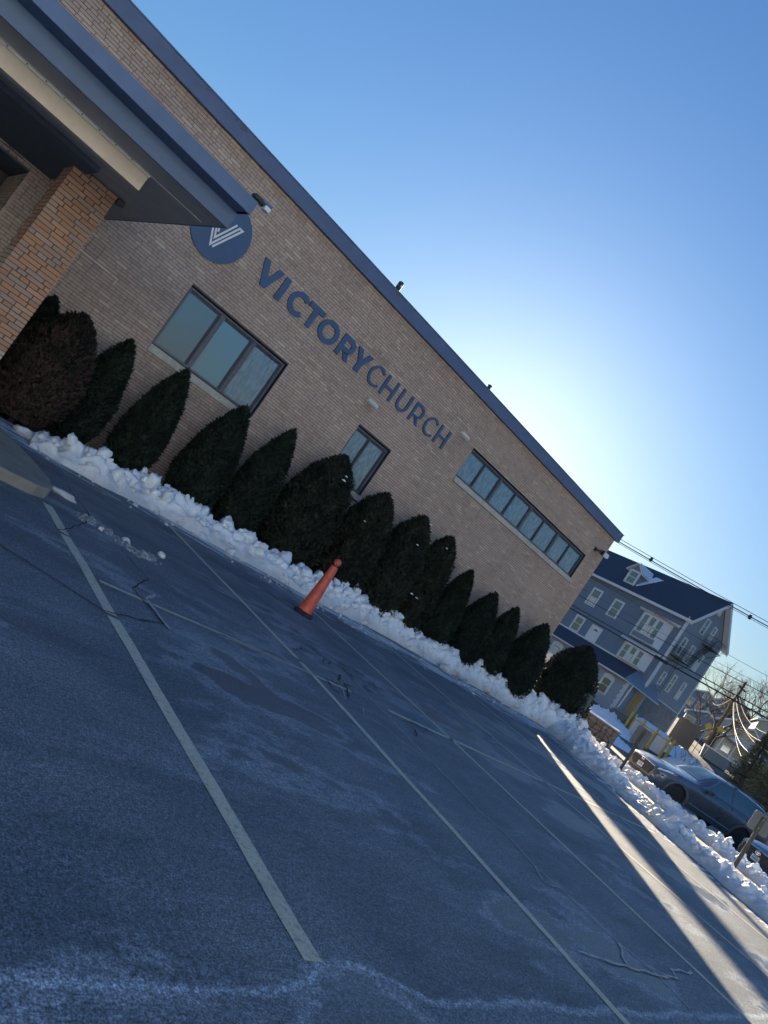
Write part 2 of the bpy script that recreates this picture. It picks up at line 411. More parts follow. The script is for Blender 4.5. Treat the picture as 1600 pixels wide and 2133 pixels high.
# painted lines (4 mm above the lot)
def line(x0, y0, x1, y1, w=.1, z=.004, name='painted_line', mat=None, jag=.004):
    a = Vector((x0, y0)); b = Vector((x1, y1)); L = (b-a).length; d = (b-a)/L; n = Vector((-d.y, d.x)); k = max(2, int(L/.06))
    m = MB()
    for i in range(k+1):
        p = a + d*(L*i/k); e = noise.noise((p.x*1.3, p.y*1.3, 3.))*.012
        w1 = w/2 + jag*noise.noise((p.x*30, p.y*30, 1.)); w2 = w/2 + jag*noise.noise((p.x*30, p.y*30, 9.))
        m.v += [(p.x+n.x*(w1+e), p.y+n.y*(w1+e), z), (p.x-n.x*(w2-e), p.y-n.y*(w2-e), z)]
    for i in range(k): m.f.append((2*i, 2*i+1, 2*i+3, 2*i+2))
    return tag(m.build(name, mat or M['line']), kind='structure')
for seg in ((2.68, 8.0, 2.68, 7.1), (2.68, 7.04, 2.67, 5.28), (2.67, 5.22, 2.66, 1.90)): line(*seg, w=.115)
line(5.46, 11.9, 5.64, 6.6, w=.085); line(5.64, 6.5, 5.62, 5.5, w=.09); line(5.62, 5.5, 5.36, .3, w=.095)
line(8.56, 11.6, 8.5, 6.2, w=.085); line(8.5, 6.2, 8.2, .2, w=.09)
line(11.5, 11.8, 11.3, 6.2, w=.085); line(11.3, 6.2, 11.1, .2, w=.09)
line(14.55, 12, 14.3, 6.2, w=.085); line(14.3, 6.2, 14.0, .2, w=.09)
line(17.6, 11.5, 17.3, 6.5, w=.085); line(17.3, 6.5, 16.9, 4.6, w=.085)
line(2.78, 6.04, 3.3, 6.08, w=.06); line(3.36, 6.08, 4.2, 6.15, w=.055); line(4.2, 6.17, 5.65, 6.24, w=.03); line(4.3, 6.11, 5.65, 6.2, w=.02)
line(5.7, 6.22, 6.35, 6.26, w=.06); line(7.05, 6.2, 16.2, 6.3, w=.085)

# sealed cracks, pale with salt
M['crack'] = plain('crack_salt', (.36, .38, .38), .9, var=.3, scale=20)
M['crackd'] = plain('crack_dark', (.015, .015, .017), .9, var=.3)  # dark cracks, and the painted shadow line of the sign post
def crack(pts, w=.02, mat='crack', z=.008, sd=1.):
    P = []
    for a, b in zip(pts, pts[1:]):
        k = max(2, int(math.dist(a, b)/.05))
        for i in range(k): t = i/k; P.append((a[0]+(b[0]-a[0])*t, a[1]+(b[1]-a[1])*t))
    P.append(pts[-1]); m = MB()
    for i, p in enumerate(P):
        q = P[min(i+1, len(P)-1)]; o = P[max(i-1, 0)]; dx, dy = q[0]-o[0], q[1]-o[1]; L = math.hypot(dx, dy) or 1
        nx_, ny_ = -dy/L, dx/L; j = noise.noise((p[0]*6, p[1]*6, sd))*.03; ww = w*(.6+.6*noise.noise((p[0]*9, p[1]*9, sd+4)))/2 + .002
        m.v += [(p[0]+nx_*(j+ww), p[1]+ny_*(j+ww), z), (p[0]+nx_*(j-ww), p[1]+ny_*(j-ww), z)]
    for i in range(len(P)-1): m.f.append((2*i, 2*i+1, 2*i+3, 2*i+2))
    return tag(m.build('pavement_crack', M[mat]), kind='structure')
crack([(6.95,7.2),(6.8,6.2),(6.67,4.09),(6.77,3.74),(6.67,3.32),(6.76,3.04),(6.81,2.7),(6.85,2.42),(7.02,2.1),(6.91,1.65),(6.85,.6)], .02)
crack([(6.67,3.32),(6.48,3.08),(6.76,3.04)], .018, z=.009); crack([(5.74,2.24),(6.13,2.18),(6.49,2.14),(7.07,2.1),(7.43,2.11),(7.52,2.19),(8.06,2.19)], .035, z=.010)
crack([(6.85,2.42),(6.6,2.25),(6.49,2.14)], .03, z=.011); crack([(6.85,2.40),(6.95,2.2),(7.25,2.1)], .015, z=.012)
crack([(10.1,7.9),(10.5,7.21),(11.08,7.27),(11.39,7.74)], .04, z=.009); crack([(10.66,7.6),(10.9,7.5),(11.1,7.3),(12.5,7.2),(14,6.9)], .025, z=.010)
crack([(3.3,9.6),(3.35,8.6),(3.1,7.9),(2.6,7.07)], .015, 'crackd', z=.009)
crack([(-1.,6.9),(1.2,6.2),(2.6,5.28),(3.3,5.6),(3.2,6.3),(3.6,6.9),(3.5,7.6)], .02, 'crackd', z=.009)
crack([(3.34,5.55),(3.3,6.15),(3.5,6.4)], .05, z=.010)
rr = random.Random(31)
for k in range(16):
    x, y = 6.2+rr.random()*1.6, 5.6+rr.random()*2.0; P = [(x, y)]
    for q in range(rr.randrange(3, 6)): x += rr.uniform(-.28, .28); y += rr.uniform(-.30, .12); P.append((x, y))
    crack(P, rr.uniform(.012, .03), 'crack' if k % 4 == 0 else 'crackd', z=.012+.0006*k, sd=k*3.)
line(18.3, 6.9, 15.6, 3.8, w=.02, z=.006, name='pavement_crack', mat=M['crackd'])  # sign post's cast shadow, painted as a thin dark strip

# wet patch with a rim of salt at the camera's feet
M['wet'] = plain('wet_asphalt', (.02, .023, .028), .5, var=.4, scale=30, bump=.5, bscale=110)
M['salt'] = plain('salt_crust', (.20, .23, .28), .9, var=.5, scale=60, bump=.4, bscale=110)
def blob(cx, cy, rx, ry, s, z, name, mat, k=160, jit=.12):
    m = MB(); m.v.append((cx, cy, z))
    for i in range(k):
        a = 2*PI*i/k; r = 1 + jit*2*noise.noise((math.cos(a)*1.6+s, math.sin(a)*1.6, s)) + .05*noise.noise((math.cos(a)*30, math.sin(a)*30, s))
        m.v.append((cx+rx*r*math.cos(a), cy+ry*r*math.sin(a), z))
    for i in range(k): m.f.append((0, 1+i, 1+(i+1) % k))
    return tag(m.build(name, mat), kind='structure')

# ================================================================== CHURCH
church = empty('church_building', (10, 14, 0), 0, 'long low tan brick church with a dark fascia along its flat roof', 'building')
def cpar(o):                       # parent keeping world coordinates
    o.parent = church; o.location = (o.location.x-10, o.location.y-14, o.location.z); return o
WX0, WX1, WY, WTOP = -8.0, 20.54, 14.0, 6.36
OPEN = [(4.52, 7.115, 2.27, 3.79), (9.48, 10.70, 2.30, 3.79), (12.915, 19.68, 4.25, 5.295), (-3.0, 1.374, -1, 3.48)]
def free_spans(z, x0, x1, opens):
    sp = [(x0, x1)]
    for a, b, c, d in opens:
        if c-.02 < z < d:
            ns = []
            for s, e in sp:
                if b <= s or a >= e: ns.append((s, e)); continue
                if a > s: ns.append((s, a))
                if b < e: ns.append((b, e))
            sp = ns
    return sp
# mortar backing, in rectangles round the openings
mb = MB(); zs = sorted({-.1, WTOP} | {q for o in OPEN for q in o[2:]}); zs = [z for z in zs if -.1 <= z <= WTOP]
for za, zb in zip(zs, zs[1:]):
    for s, e in free_spans((za+zb)/2, WX0, WX1-.012, OPEN): mb.box(s, e, 14.009, 14.3, za, zb)
wall = cpar(mb.build('wall', M['mortar']))
mb = MB().box(WX1-.3, WX1-.009, 14.305, 30, -.1, WTOP).box(WX0, WX1-.3, 29.7, 30, -.1, WTOP).box(WX0, WX0+.3, 14.31, 29.69, -.1, WTOP)
cpar(mb.build('rear_wall', M['mortar']))
def gen_bricks(x0, x1, z0, z1, course, opens, rng, L=.24, joint=.010, joints_x=()):
    out = []; z = z0; k = 0
    while z + course*.6 < z1:
        zt = min(z+course-joint, z1)
        for s, e in free_spans((z+zt)/2, x0, x1, opens):
            cuts = [s]+[j for j in joints_x if s < j < e]+[e]
            for s2, e2 in zip(cuts, cuts[1:]):
                x = s2 + (0 if s2 != x0 else -rng.random()*.0)
                first = True
                while x < e2-.012:
                    if k % 6 == 2: l = L/2
                    else: l = L if rng.random() < .80 else L/2
                    if first: l = L*(.25+.75*rng.random()) if (k % 2) else L*rng.choice((.5, 1.)); first = False
                    xe = min(x+l-joint, e2-(joint/2 if e2 in joints_x else 0))
                    if e2-xe < .05: xe = e2-(joint/2 if e2 in joints_x else 0)
                    if xe-x > .015: out.append((x, xe, z, zt))
                    x = xe+joint
        z += course; k += 1
    return out
def bricks_mesh(name, bl, mat, rng, plane='y', at=14.0, depth=.06, flip=1):
    n = len(bl); b = np.array(bl); d0 = at - flip*np.abs(rng_np.normal(0, .0016, n)); d1 = np.full(n, at+flip*depth)
    tl = rng_np.normal(0, .0012, (n, 4))
    V = np.zeros((n, 8, 3))
    hx = 0 if plane == 'y' else 1; dx = 1-hx
    for i, (a, c) in enumerate(((0, 2), (1, 2), (1, 3), (0, 3))):
        V[:, i, hx] = b[:, a]; V[:, i, 2] = b[:, c]; V[:, i, dx] = d0 + flip*tl[:, i]*.6
        V[:, i+4, hx] = b[:, a]; V[:, i+4, 2] = b[:, c]; V[:, i+4, dx] = d1
    f = np.array([(0, 1, 2, 3), (4, 5, 1, 0), (5, 6, 2, 1), (6, 7, 3, 2), (7, 4, 0, 3)])
    if (plane == 'y') == (flip < 0): f = f[:, ::-1]
    Fq = (f[None]+np.arange(n)[:, None, None]*8).reshape(-1, 4)
    me = quick_mesh(name, V.reshape(-1, 3), Fq, mat, False)
    at_ = me.attributes.new('tone', 'FLOAT', 'FACE')
    tone = rng_np.random(n)*.86 + .0; tone = np.where(rng_np.random(n) < .06, .90+.10*rng_np.random(n), tone)
    at_.data.foreach_set('value', np.repeat(tone, 5).astype(np.float32))
    return me
rng = random.Random(11); rng_np = np.random.default_rng(5)
CO = .0616
wb = gen_bricks(WX0, WX1, 0.06, WTOP, CO, OPEN, rng, joints_x=(3.12,))
# pillar bricks: front and left side
PX0, PX1, PY0, PY1 = 1.50, 2.155, 11.47, 12.12
brick_cache = {}
def single_brick(parent, x0, x1, z0, z1, y, mat, axis='y', cat='pillar', depth=.05):
    L = round((x1-x0)/.02)*.02; H = round((z1-z0)/.004)*.004
    key = (cat, L, H, axis, rng.randrange(3))
    if key not in brick_cache:
        bm = bmesh.new(); bmesh.ops.create_cube(bm, size=1)
        for v in bm.verts:
            c = v.co; j = Vector((rng.uniform(-.002, .002), rng.uniform(-.0015, .0015), rng.uniform(-.001, .001)))
            if axis == 'y': v.co = Vector((c.x*L, c.y*depth, c.z*H))+j
            else: v.co = Vector((c.x*depth, c.y*L, c.z*H))+j
        bmesh.ops.bevel(bm, geom=list(bm.edges), offset=.0025, segments=1, affect='EDGES')
        me = bpy.data.meshes.new('brick'); bm.to_mesh(me); bm.free(); me.materials.append(mat); brick_cache[key] = me
    o = link('brick', brick_cache[key], parent)
    s = (x1-x0)/L
    if axis == 'y': o.location = ((x0+x1)/2-10, y+depth/2-14, (z0+z1)/2); o.scale = (s, 1, 1)
    else: o.location = (y+depth/2-10, (x0+x1)/2-14, (z0+z1)/2); o.scale = (1, s, 1)
    return o
pm = MB().box(PX0+.012, PX1-.012, PY0+.012, PY1-.012, -.05, 3.668)
pillar = cpar(pm.build('pillar', M['mortar']))
wallb_parent = wall
for o in (pillar, wall): pass
pb = gen_bricks(PX0, PX1, .13, 3.665, .068, [], rng, L=.265, joint=.014)
ps = gen_bricks(PY0+.062, PY1, .13, 3.665, .068, [], rng, L=.265, joint=.014)
vis_p = [b for b in pb if b[2] > .9]
cnt = 0
for b in vis_p:
    o = single_brick(pillar, *b, PY0, M['brick_o']); o.location += Vector((10, 14, 0)); o.location -= Vector((10, 14, 0)); cnt += 1
rest_p = [b for b in pb if b[2] <= .9]
side_vis = [b for b in ps if b[2] > 2.2][:max(0, 235-cnt)]
for b in side_vis: single_brick(pillar, *b, PX0, M['brick_o'], 'x'); cnt += 1
side_rest = [b for b in ps if b not in side_vis]
def pillar_stuff(bl, plane, at, flip):
    me = bricks_mesh('pillar_brickwork', bl, M['brick'], rng, plane, at, .05, flip)
    o = link('pillar_brickwork', me, pillar); o.location = (-10, -14, 0); tag(o, kind='stuff')
pillar.location = (0, 0, 0)      # mesh of the pillar is in world coordinates; undo the shift once
pillar.parent = church; pillar.location = (-10, -14, 0)
for c in pillar.children: c.location = (c.location.x+10, c.location.y+14, c.location.z)
if rest_p:
    o = link('pillar_brickwork', bricks_mesh('pillar_brickwork', rest_p, M['brick'], rng, 'y', PY0, .05, 1), pillar); tag(o, kind='stuff')
if side_rest:
    o = link('pillar_brickwork', bricks_mesh('pillar_brickwork', side_rest, M['brick'], rng, 'x', PX0, .05, 1), pillar); tag(o, kind='stuff')
o = link('pillar_brickwork', bricks_mesh('pillar_brickwork', ps, M['brick'], rng, 'x', PX1, .05, -1), pillar); tag(o, kind='stuff')
# individually laid bricks of the facade: the nearest ones above the canopy
near = sorted([b for b in wb if b[2] > 4.1 and 1.2 < b[0] < 5 and b[1]-b[0] > .2], key=lambda b: abs(b[0]-2.2)+abs(b[2]-4.7)*.8)[:300-cnt]
ns = set(near)
for b in near:
    o = single_brick(wall, *b, 13.999, M['brick_i'], 'y', 'wall'); o.location = (o.location.x+10, o.location.y+14, o.location.z)
o = link('brickwork', bricks_mesh('brickwork', [b for b in wb if b not in ns], M['brick'], rng), wall); tag(o, kind='stuff')
sb = gen_bricks(14.02, 29.9, .06, WTOP, CO, [], rng)
o = link('brickwork', bricks_mesh('side_brickwork', sb, M['brick'], rng, 'x', WX1, .06, -1), wall); tag(o, kind='stuff')
# recess of the entrance
rc = MB().box(1.384, 1.6, 14.301, 16.6, -.05, 3.48).box(-3.3, 1.374, 16.35, 16.55, -.05, 3.48).box(-3.2, -3.0, 14.301, 16.34, -.05, 3.48)
cpar(rc.build('entrance_recess', M['mortar']))
jb = gen_bricks(14.0, 16.3, .13, 3.47, CO, [], rng)
o = cpar(link('recess_brickwork', bricks_mesh('recess_brickwork', jb, M['brick'], rng, 'x', 1.374, .05, 1))); tag(o, kind='stuff')
cpar(MB().box(-3, 1.37, 16.25, 16.3, .13, 3.3).build('entrance_glazing', M['glass']))
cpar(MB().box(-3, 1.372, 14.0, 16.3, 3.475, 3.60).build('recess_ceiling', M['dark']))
df = MB()
for x in (-2.9, -1.9, -.9, .1, 1.1): df.box(x, x+.06, 16.18, 16.249, .13, 3.3)
df.box(-3, 1.37, 16.17, 16.24, 2.25, 2.31)
cpar(df.build('entrance_frame', M['black']))
# roof, fascia
cpar(MB().box(WX0, WX1+.08, 13.97, 30.1, 6.36, 6.60).build('roof', M['roofgravel']))
fb = MB().box(WX0, WX1+.10, 13.88, 13.965, 6.335, 6.625).box(WX1+.02, WX1+.10, 13.97, 30.1, 6.335, 6.625)
fb.box(WX0, WX1+.115, 13.865, 13.98, 6.627, 6.65)
cpar(fb.build('fascia', M['fascia']))
for (x, w) in ((3.6, .12), (8.25, .10), (2.75, .05), (3.42, .04)):
    pz = MB(); k = 14
    pts = [(x+w*math.cos(2*PI*i/k)*(.7+.5*noise.noise((i*.9, x, 0))), 6.59+.5*w*math.sin(2*PI*i/k)*(.8+.5*noise.noise((i*.7, x, 2)))) for i in range(k)]
    pts = [(a, min(b, 6.62)) for a, b in pts]
    pz.prism(pts, 13.875, 13.8795, lambda a, b, d: (a, d, b)); cpar(pz.build('peeled_paint', M['signback']))
# windows
def window(x0, x1, z0, z1, zs, xs1, mull, heavy=(), panes=None, sill_from=0.0):
    w = MB()      # reveal
    w.box(x0, x0+.012, 14.012, 14.2, z0, z1).box(x1-.012, x1, 14.012, 14.2, z0, z1).box(x0+.013, x1-.013, 14.012, 14.2, z1-.012, z1).box(x0+.013, x1-.013, 14.05, 14.2, z0, z0+.01)
    root = cpar(w.build('window', M['reveal']))
    root.location = (-10, -14, 0)
    f = MB(); fw = .045; a, b, c, d = x0+.03, x1-.035, z0+.022, z1-.035
    f.box(a, b, 14.06, 14.12, d-fw, d).box(a, b, 14.06, 14.12, c, c+fw).box(a, a+fw, 14.062, 14.118, c+fw, d-fw).box(b-fw, b, 14.062, 14.118, c+fw, d-fw)
    f.build('frame', M['frame'], root, bevel=.004)
    edges = [a+fw]
    for m in mull:
        h = .05 if m in heavy else .022
        MB().box(m-h, m+h, 14.064, 14.117, c+fw, d-fw).build('mullion', M['frame'], root, bevel=.004)
        edges += [m-h, m+h]
    edges.append(b-fw)
    for i in range(len(edges)//2):
        mt = M['screen'] if panes is None or panes[i] == 's' else (M['glass_clear'] if panes[i] == 'c' else M['glass'])
        MB().box(edges[2*i]+.001, edges[2*i+1]-.001, 14.098, 14.104, c+fw, d-fw).build('pane', mt, root)
        ib = MB(); p, q = edges[2*i], edges[2*i+1]      # inner sash shadow line
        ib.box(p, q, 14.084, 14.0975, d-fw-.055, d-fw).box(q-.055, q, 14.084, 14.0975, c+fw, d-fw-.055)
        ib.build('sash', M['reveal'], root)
    sl = MB().box(x0, xs1, 13.955, 14.05, zs, z0-.002)
    s = sl.build('sill', M['stone_sill'], root, bevel=.006)
    return root
wbig = window(4.52, 7.115, 2.42, 3.79, 2.272, 7.13, (5.40, 6.245), heavy=(5.40, 6.245), panes='gcs')
window(9.48, 10.70, 2.455, 3.79, 2.302, 10.745, (10.055,), panes='ss')
window(12.915, 19.68, 4.40, 5.295, 4.252, 19.79, (13.72, 14.55, 15.38, 16.28, 17.10, 17.99, 18.80), heavy=(14.55, 16.28, 17.99))
cpar(MB().box(4.4, 7.3, 16.5, 16.55, 2.0, 4.2).build('room_wall', M['room']))
# canopy over the entrance
CX0, CX1 = -8.0, 2.67
cpar(MB().box(CX0, CX1-.02, 8.45, 13.995, 3.672, 3.86).build('soffit', M['soffit']))
cpar(MB().box(CX0, CX1, 8.41, 8.448, 3.668, 3.87).box(CX1-.019, CX1, 8.449, 13.99, 3.668, 3.87).build('canopy_lower_fascia', M['fascia2']))
cpar(MB().box(CX0, CX1+.004, 8.06, 8.12, 3.868, 4.035).box(CX0, CX1-.001, 8.121, 8.5, 3.872, 3.90).box(CX1-.05, CX1+.003, 8.121, 13.99, 3.872, 4.035).build('canopy_upper_fascia', M['fascia2'], bevel=.006))
cpar(MB().box(CX0, CX1-.06, 8.122, 13.99, 3.95, 4.02).build('canopy_roof', M['roofgravel']))
cpar(MB().box(CX0, 2.59, 9.088, 9.094, 3.6675, 3.6715).build('soffit_seam', M['white']))
bm_ = cpar(MB().box(CX0, 1.85, 9.14, 9.30, 3.455, 3.645).build('canopy_beam', M['beam'], bevel=.004))
cpar(MB().box(CX0, 1.858, 9.128, 9.20, 3.647, 3.671).build('beam_lip', M['ivory']))
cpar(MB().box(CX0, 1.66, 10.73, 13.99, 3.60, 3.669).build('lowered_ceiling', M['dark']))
for k in range(9):
    x = 1.6-k*.21
    cpar(MB().tube([(x, 9.10, 3.655), (x, 9.10, 3.669)], .008, 6).build('soffit_screw', M['black']))

# things fixed to the building
def T(name, label, cat, loc, group=None, rz=0): return empty(name, loc, rz, label, cat, group)
# spotlight at pillar top and smoke stain fixture on the canopy
t = T('security_light', 'small dark lamp on the wall just above the end of the entrance canopy', 'lamp', (2.72, 8.1, 4.06))
MB().box(-.12, .10, -.02, .10, .0, .05).build('bracket', M['black'], t, bevel=.006)
MB().box(-.02, .11, -.05, .10, .02, .055).build('housing', M['fascia2'], t, bevel=.006)
MB().box(.03, .105, -.056, .05, -.035, .018).build('lens', M['lens'], t, bevel=.004)
t = T('flood_light', 'black twin floodlight high on the right corner of the brick church', 'lamp', (20.0, 13.9, 5.66))
MB().tube([(-.1, .1, 0), (-.1, -.02, 0), (0, -.12, .04)], .028, 8).build('arm', M['black'], t)
MB().box(-.17, -.03, .085, .1, -.07, .07).build('back_plate', M['black'], t)
h = MB().box(-.02, .2, -.2, -.06, -.06, .09); h.build('housing', M['black'], t, bevel=.012)
MB().hexa([(.02,-.27,-.06),(.24,-.27,-.06),(.24,-.205,-.075),(.02,-.205,-.075),(.02,-.26,.07),(.24,-.26,.07),(.24,-.205,.09),(.02,-.205,.09)]).build('lens', M['lens'], t)
for (x, z, lab) in ((9.24, 4.33, 'ivory wedge wall light under the thin lettering, left of the narrow two-pane window top'), (12.19, 5.31, 'ivory wedge wall light above the left end of the long ribbon window')):
    t = T('wall_light', lab, 'lamp', (x, 13.99, z), 'wedge lights on the brick wall')
    MB().hexa([(0,-.10,.0),(.34,-.10,.0),(.34,0,-.02),(0,0,-.02),(.02,-.09,.075),(.32,-.09,.075),(.33,0,.10),(.01,0,.10)]).build('housing', M['ivory'], t, bevel=.005)
    MB().box(.02, .32, -.085, -.01, -.035, -.021).build('diffuser', M['lens'], t)
for (x, z, h, r, lab, big) in ((8.29, 6.63, .30, .065, 'taller capped black vent pipe on the roof edge, its base patched white', 1), (12.22, 6.63, .20, .05, 'short black vent pipe on the roof edge further right', 0)):
    t = T('vent_pipe', lab, 'pipe', (x, 14.08, z), 'vent pipes standing on the roof edge')
    MB().lathe([(r*.9, 0), (r*.9, h*.25), (r, h*.26), (r, h*.9), (r*.8, h*.96), (r*.4, h)], 14).build('pipe', M['black'], t, smooth=False)
    if big:
        MB().lathe([(r*1.25, 0), (r*1.1, h*.2)], 14).build('collar', M['signback'], t)
        MB().box(-.012, .012, -r-.004, -r+.01, h*.55, h*.75).build('slot', M['white'], t)
    else: MB().lathe([(r*1.2, h*.82), (r*1.2, h*.92)], 14).build('cap', M['black'], t)
t = T('surface_conduit', 'thin whitish strip with a bent end fixed on the brick wall beside the pillar', 'conduit', (2.6, 13.99, 2.98))
MB().tube([(0, -.01, .01), (.62, -.01, -.003)], .008, 6).tube([(.68, -.01, -.004), (.79, -.01, -.01), (.785, -.01, -.125)], .006, 6).build('strip', M['white'], t)
t = T('loudspeaker', 'small black speaker on the pillar top under the canopy', 'speaker', (2.17, 11.5, 3.56))
MB().hexa([(0,-.04,0),(.12,-.04,.03),(.12,.06,.03),(0,.06,0),(0,-.04,.10),(.10,-.04,.11),(.10,.06,.11),(0,.06,.10)]).build('body', M['black'], t, bevel=.01)
MB().tube([(-.01, 0, .05), (.02, 0, .05)], .02, 8).build('bracket', M['black'], t)

# ---------------------------------------------------------------- lettering
LZ0, LZ1 = 4.648, 5.148
def ring(cx, cz, rx, rz, w, a0, a1, n=40):
    o = []; i_ = []
    for k in range(n+1):
        a = R_(a0+(a1-a0)*k/n); o.append((cx+rx*math.cos(a), cz+rz*math.sin(a))); i_.append((cx+(rx-w)*math.cos(a), cz+(rz-w)*math.sin(a)))
    return o, i_
def letter(parent, loops):          # loops: list of outline polygons or ('strip', outer, inner)
    m = MB(); fn = lambda a, b, d: (a, d, b)
    for L in loops:
        if L[0] == 'strip':
            o, i_ = L[1], L[2]; n = len(o)
            closed = math.dist(o[0], o[-1]) < 1e-6
            b = len(m.v)
            for d in (13.945, 13.985):
                m.v += [fn(*p, d) for p in o] + [fn(*p, d) for p in i_]
            for k in range(n-1):
                m.f.append((b+k, b+k+1, b+n+k+1, b+n+k)); m.f.append((b+2*n+k, b+2*n+k+1, b+3*n+k+1, b+3*n+k))
                m.f.append((b+k, b+k+1, b+2*n+k+1, b+2*n+k)); m.f.append((b+n+k, b+n+k+1, b+3*n+k+1, b+3*n+k))
            if not closed:
                m.f.append((b, b+n, b+3*n, b+2*n)); m.f.append((b+n-1, b+2*n-1, b+4*n-1, b+3*n-1))
        else:
            m.prism(L, 13.945, 13.985, fn)
    o = m.build('letter', M['signblue'], parent)
    o.location = (-parent.location.x, -parent.location.y, -parent.location.z)
    return o
sg = T('wall_lettering', 'large dark blue raised letters VICTORYCHURCH across the brick wall under the roof', 'sign', (5.3, 13.95, 4.6))
def bar(x0, x1, z0=LZ0, z1=LZ1): return [(x0, z0), (x1, z0), (x1, z1), (x0, z1)]
letter(sg, [[(5.352,LZ1),(5.492,LZ1),(5.628,4.83),(5.745,LZ1),(5.876,LZ1),(5.692,LZ0),(5.566,LZ0)]])
letter(sg, [bar(5.955, 6.09)])
letter(sg, [('strip', *ring(6.50, 4.898, .265, .262, .115, 42, 318))])
letter(sg, [[(6.702,LZ1),(7.140,LZ1),(7.140,5.043),(6.983,5.043),(6.983,LZ0),(6.860,LZ0),(6.860,5.043),(6.702,5.043)]])
letter(sg, [('strip', *ring(7.432, 4.898, .275, .262, .11, 0, 360, 56))])
def rletter(x, w, s, legw, bw):      # x left, w width, s stroke
    zt, zm = LZ1, 4.80
    cz = (zt+zm-.005)/2; rz = (zt-(zm-.005))/2; rx = rz
    cx = x+w-rx
    o, i_ = ring(cx, cz, rx, rz, s, 90, -90, 24)
    o = [(x+s, zt)]+o+[(x+s, cz-rz)]; i_ = [(x+s, zt-s)]+i_+[(x+s, cz-rz+s)]
    return [bar(x, x+s), ('strip', o, i_), [(x+w*.42, cz-rz+.004), (x+w*.42+legw*1.05, cz-rz+.004+.03), (x+w+.005, LZ0), (x+w+.005-legw, LZ0)]]
letter(sg, rletter(7.802, .425, .115, .135, .1))
letter(sg, [[(8.255,LZ1),(8.402,LZ1),(8.522,4.95),(8.630,LZ1),(8.762,LZ1),(8.592,4.845),(8.592,LZ0),(8.452,LZ0),(8.452,4.86)]])
letter(sg, [('strip', *ring(9.095, 4.898, .245, .255, .062, 42, 318))])
def hl(x0, x1, s=.075): return [bar(x0, x0+s), bar(x1-s, x1), bar(x0+s-.002, x1-s+.002, 4.865, 4.925)]
letter(sg, hl(9.368, 9.778))
def ul(x0, x1, s=.072):
    r = (x1-x0)/2; cz = LZ0-.006+r; o, i_ = ring((x0+x1)/2, cz, r, r, s, 180, 360, 32)
    return [('strip', [(x0, LZ1)]+o+[(x1, LZ1)], [(x0+s, LZ1)]+i_+[(x1-s, LZ1)])]
letter(sg, ul(9.945, 10.345))
letter(sg, rletter(10.50, .375, .068, .078, .07))
letter(sg, [('strip', *ring(11.27, 4.898, .24, .255, .062, 42, 318))])
letter(sg, hl(11.548, 11.96))
# round badge
bd = T('round_sign', 'dark blue round sign with a white striped V, partly behind the canopy corner', 'sign', (4.36, 13.95, 4.94))
m = MB(); k = 72
m.prism([(.612*math.cos(2*PI*i/k), .612*math.sin(2*PI*i/k)) for i in range(k)], 0, .04, lambda a, b, d: (a, d-.0, b))
m.build('disc', M['signblue'], bd)
def pl(pts, w):     # poly-stroke with mitred joins
    P = [Vector((a-4.36, b-4.94)) for a, b in pts]; Lf = []; Rt = []
    for i, p in enumerate(P):
        d0 = (P[i]-P[i-1]).normalized() if i else None; d1 = (P[i+1]-P[i]).normalized() if i < len(P)-1 else None
        if d0 is None: n = Vector((-d1.y, d1.x)); s = 1
        elif d1 is None: n = Vector((-d0.y, d0.x)); s = 1
        else:
            n = Vector((-(d0+d1).y, (d0+d1).x)).normalized(); s = 1/max(.3, n.dot(Vector((-d0.y, d0.x))))
        Lf.append(p+n*w/2*s); Rt.append(p-n*w/2*s)
    return Lf, Rt
em = MB()
def stroke(pts, w=.036):
    Lf, Rt = pl(pts, w); fn = lambda a, b, d: (a, d, b); n = len(Lf); b = len(em.v)
    for d in (-.008, -.001): em.v.extend([fn(p.x, p.y, d) for p in Lf] + [fn(p.x, p.y, d) for p in Rt])
    for k in range(n-1):
        em.f.extend([(b+k, b+k+1, b+n+k+1, b+n+k), (b+2*n+k, b+2*n+k+1, b+3*n+k+1, b+3*n+k), (b+k, b+k+1, b+2*n+k+1, b+2*n+k), (b+n+k, b+n+k+1, b+3*n+k+1, b+3*n+k)])
    em.f.extend([(b, b+n, b+3*n, b+2*n), (b+n-1, b+2*n-1, b+4*n-1, b+3*n-1)])
stroke([(4.388, 4.572), (4.690, 5.190), (4.600, 5.190)]); stroke([(4.617, 5.190), (4.330, 4.585), (4.035, 5.20)])
stroke([(4.545, 5.205), (4.328, 4.735), (4.105, 5.205)]); stroke([(4.322, 4.862), (4.165, 5.205)])
em.build('emblem', M['white'], bd)

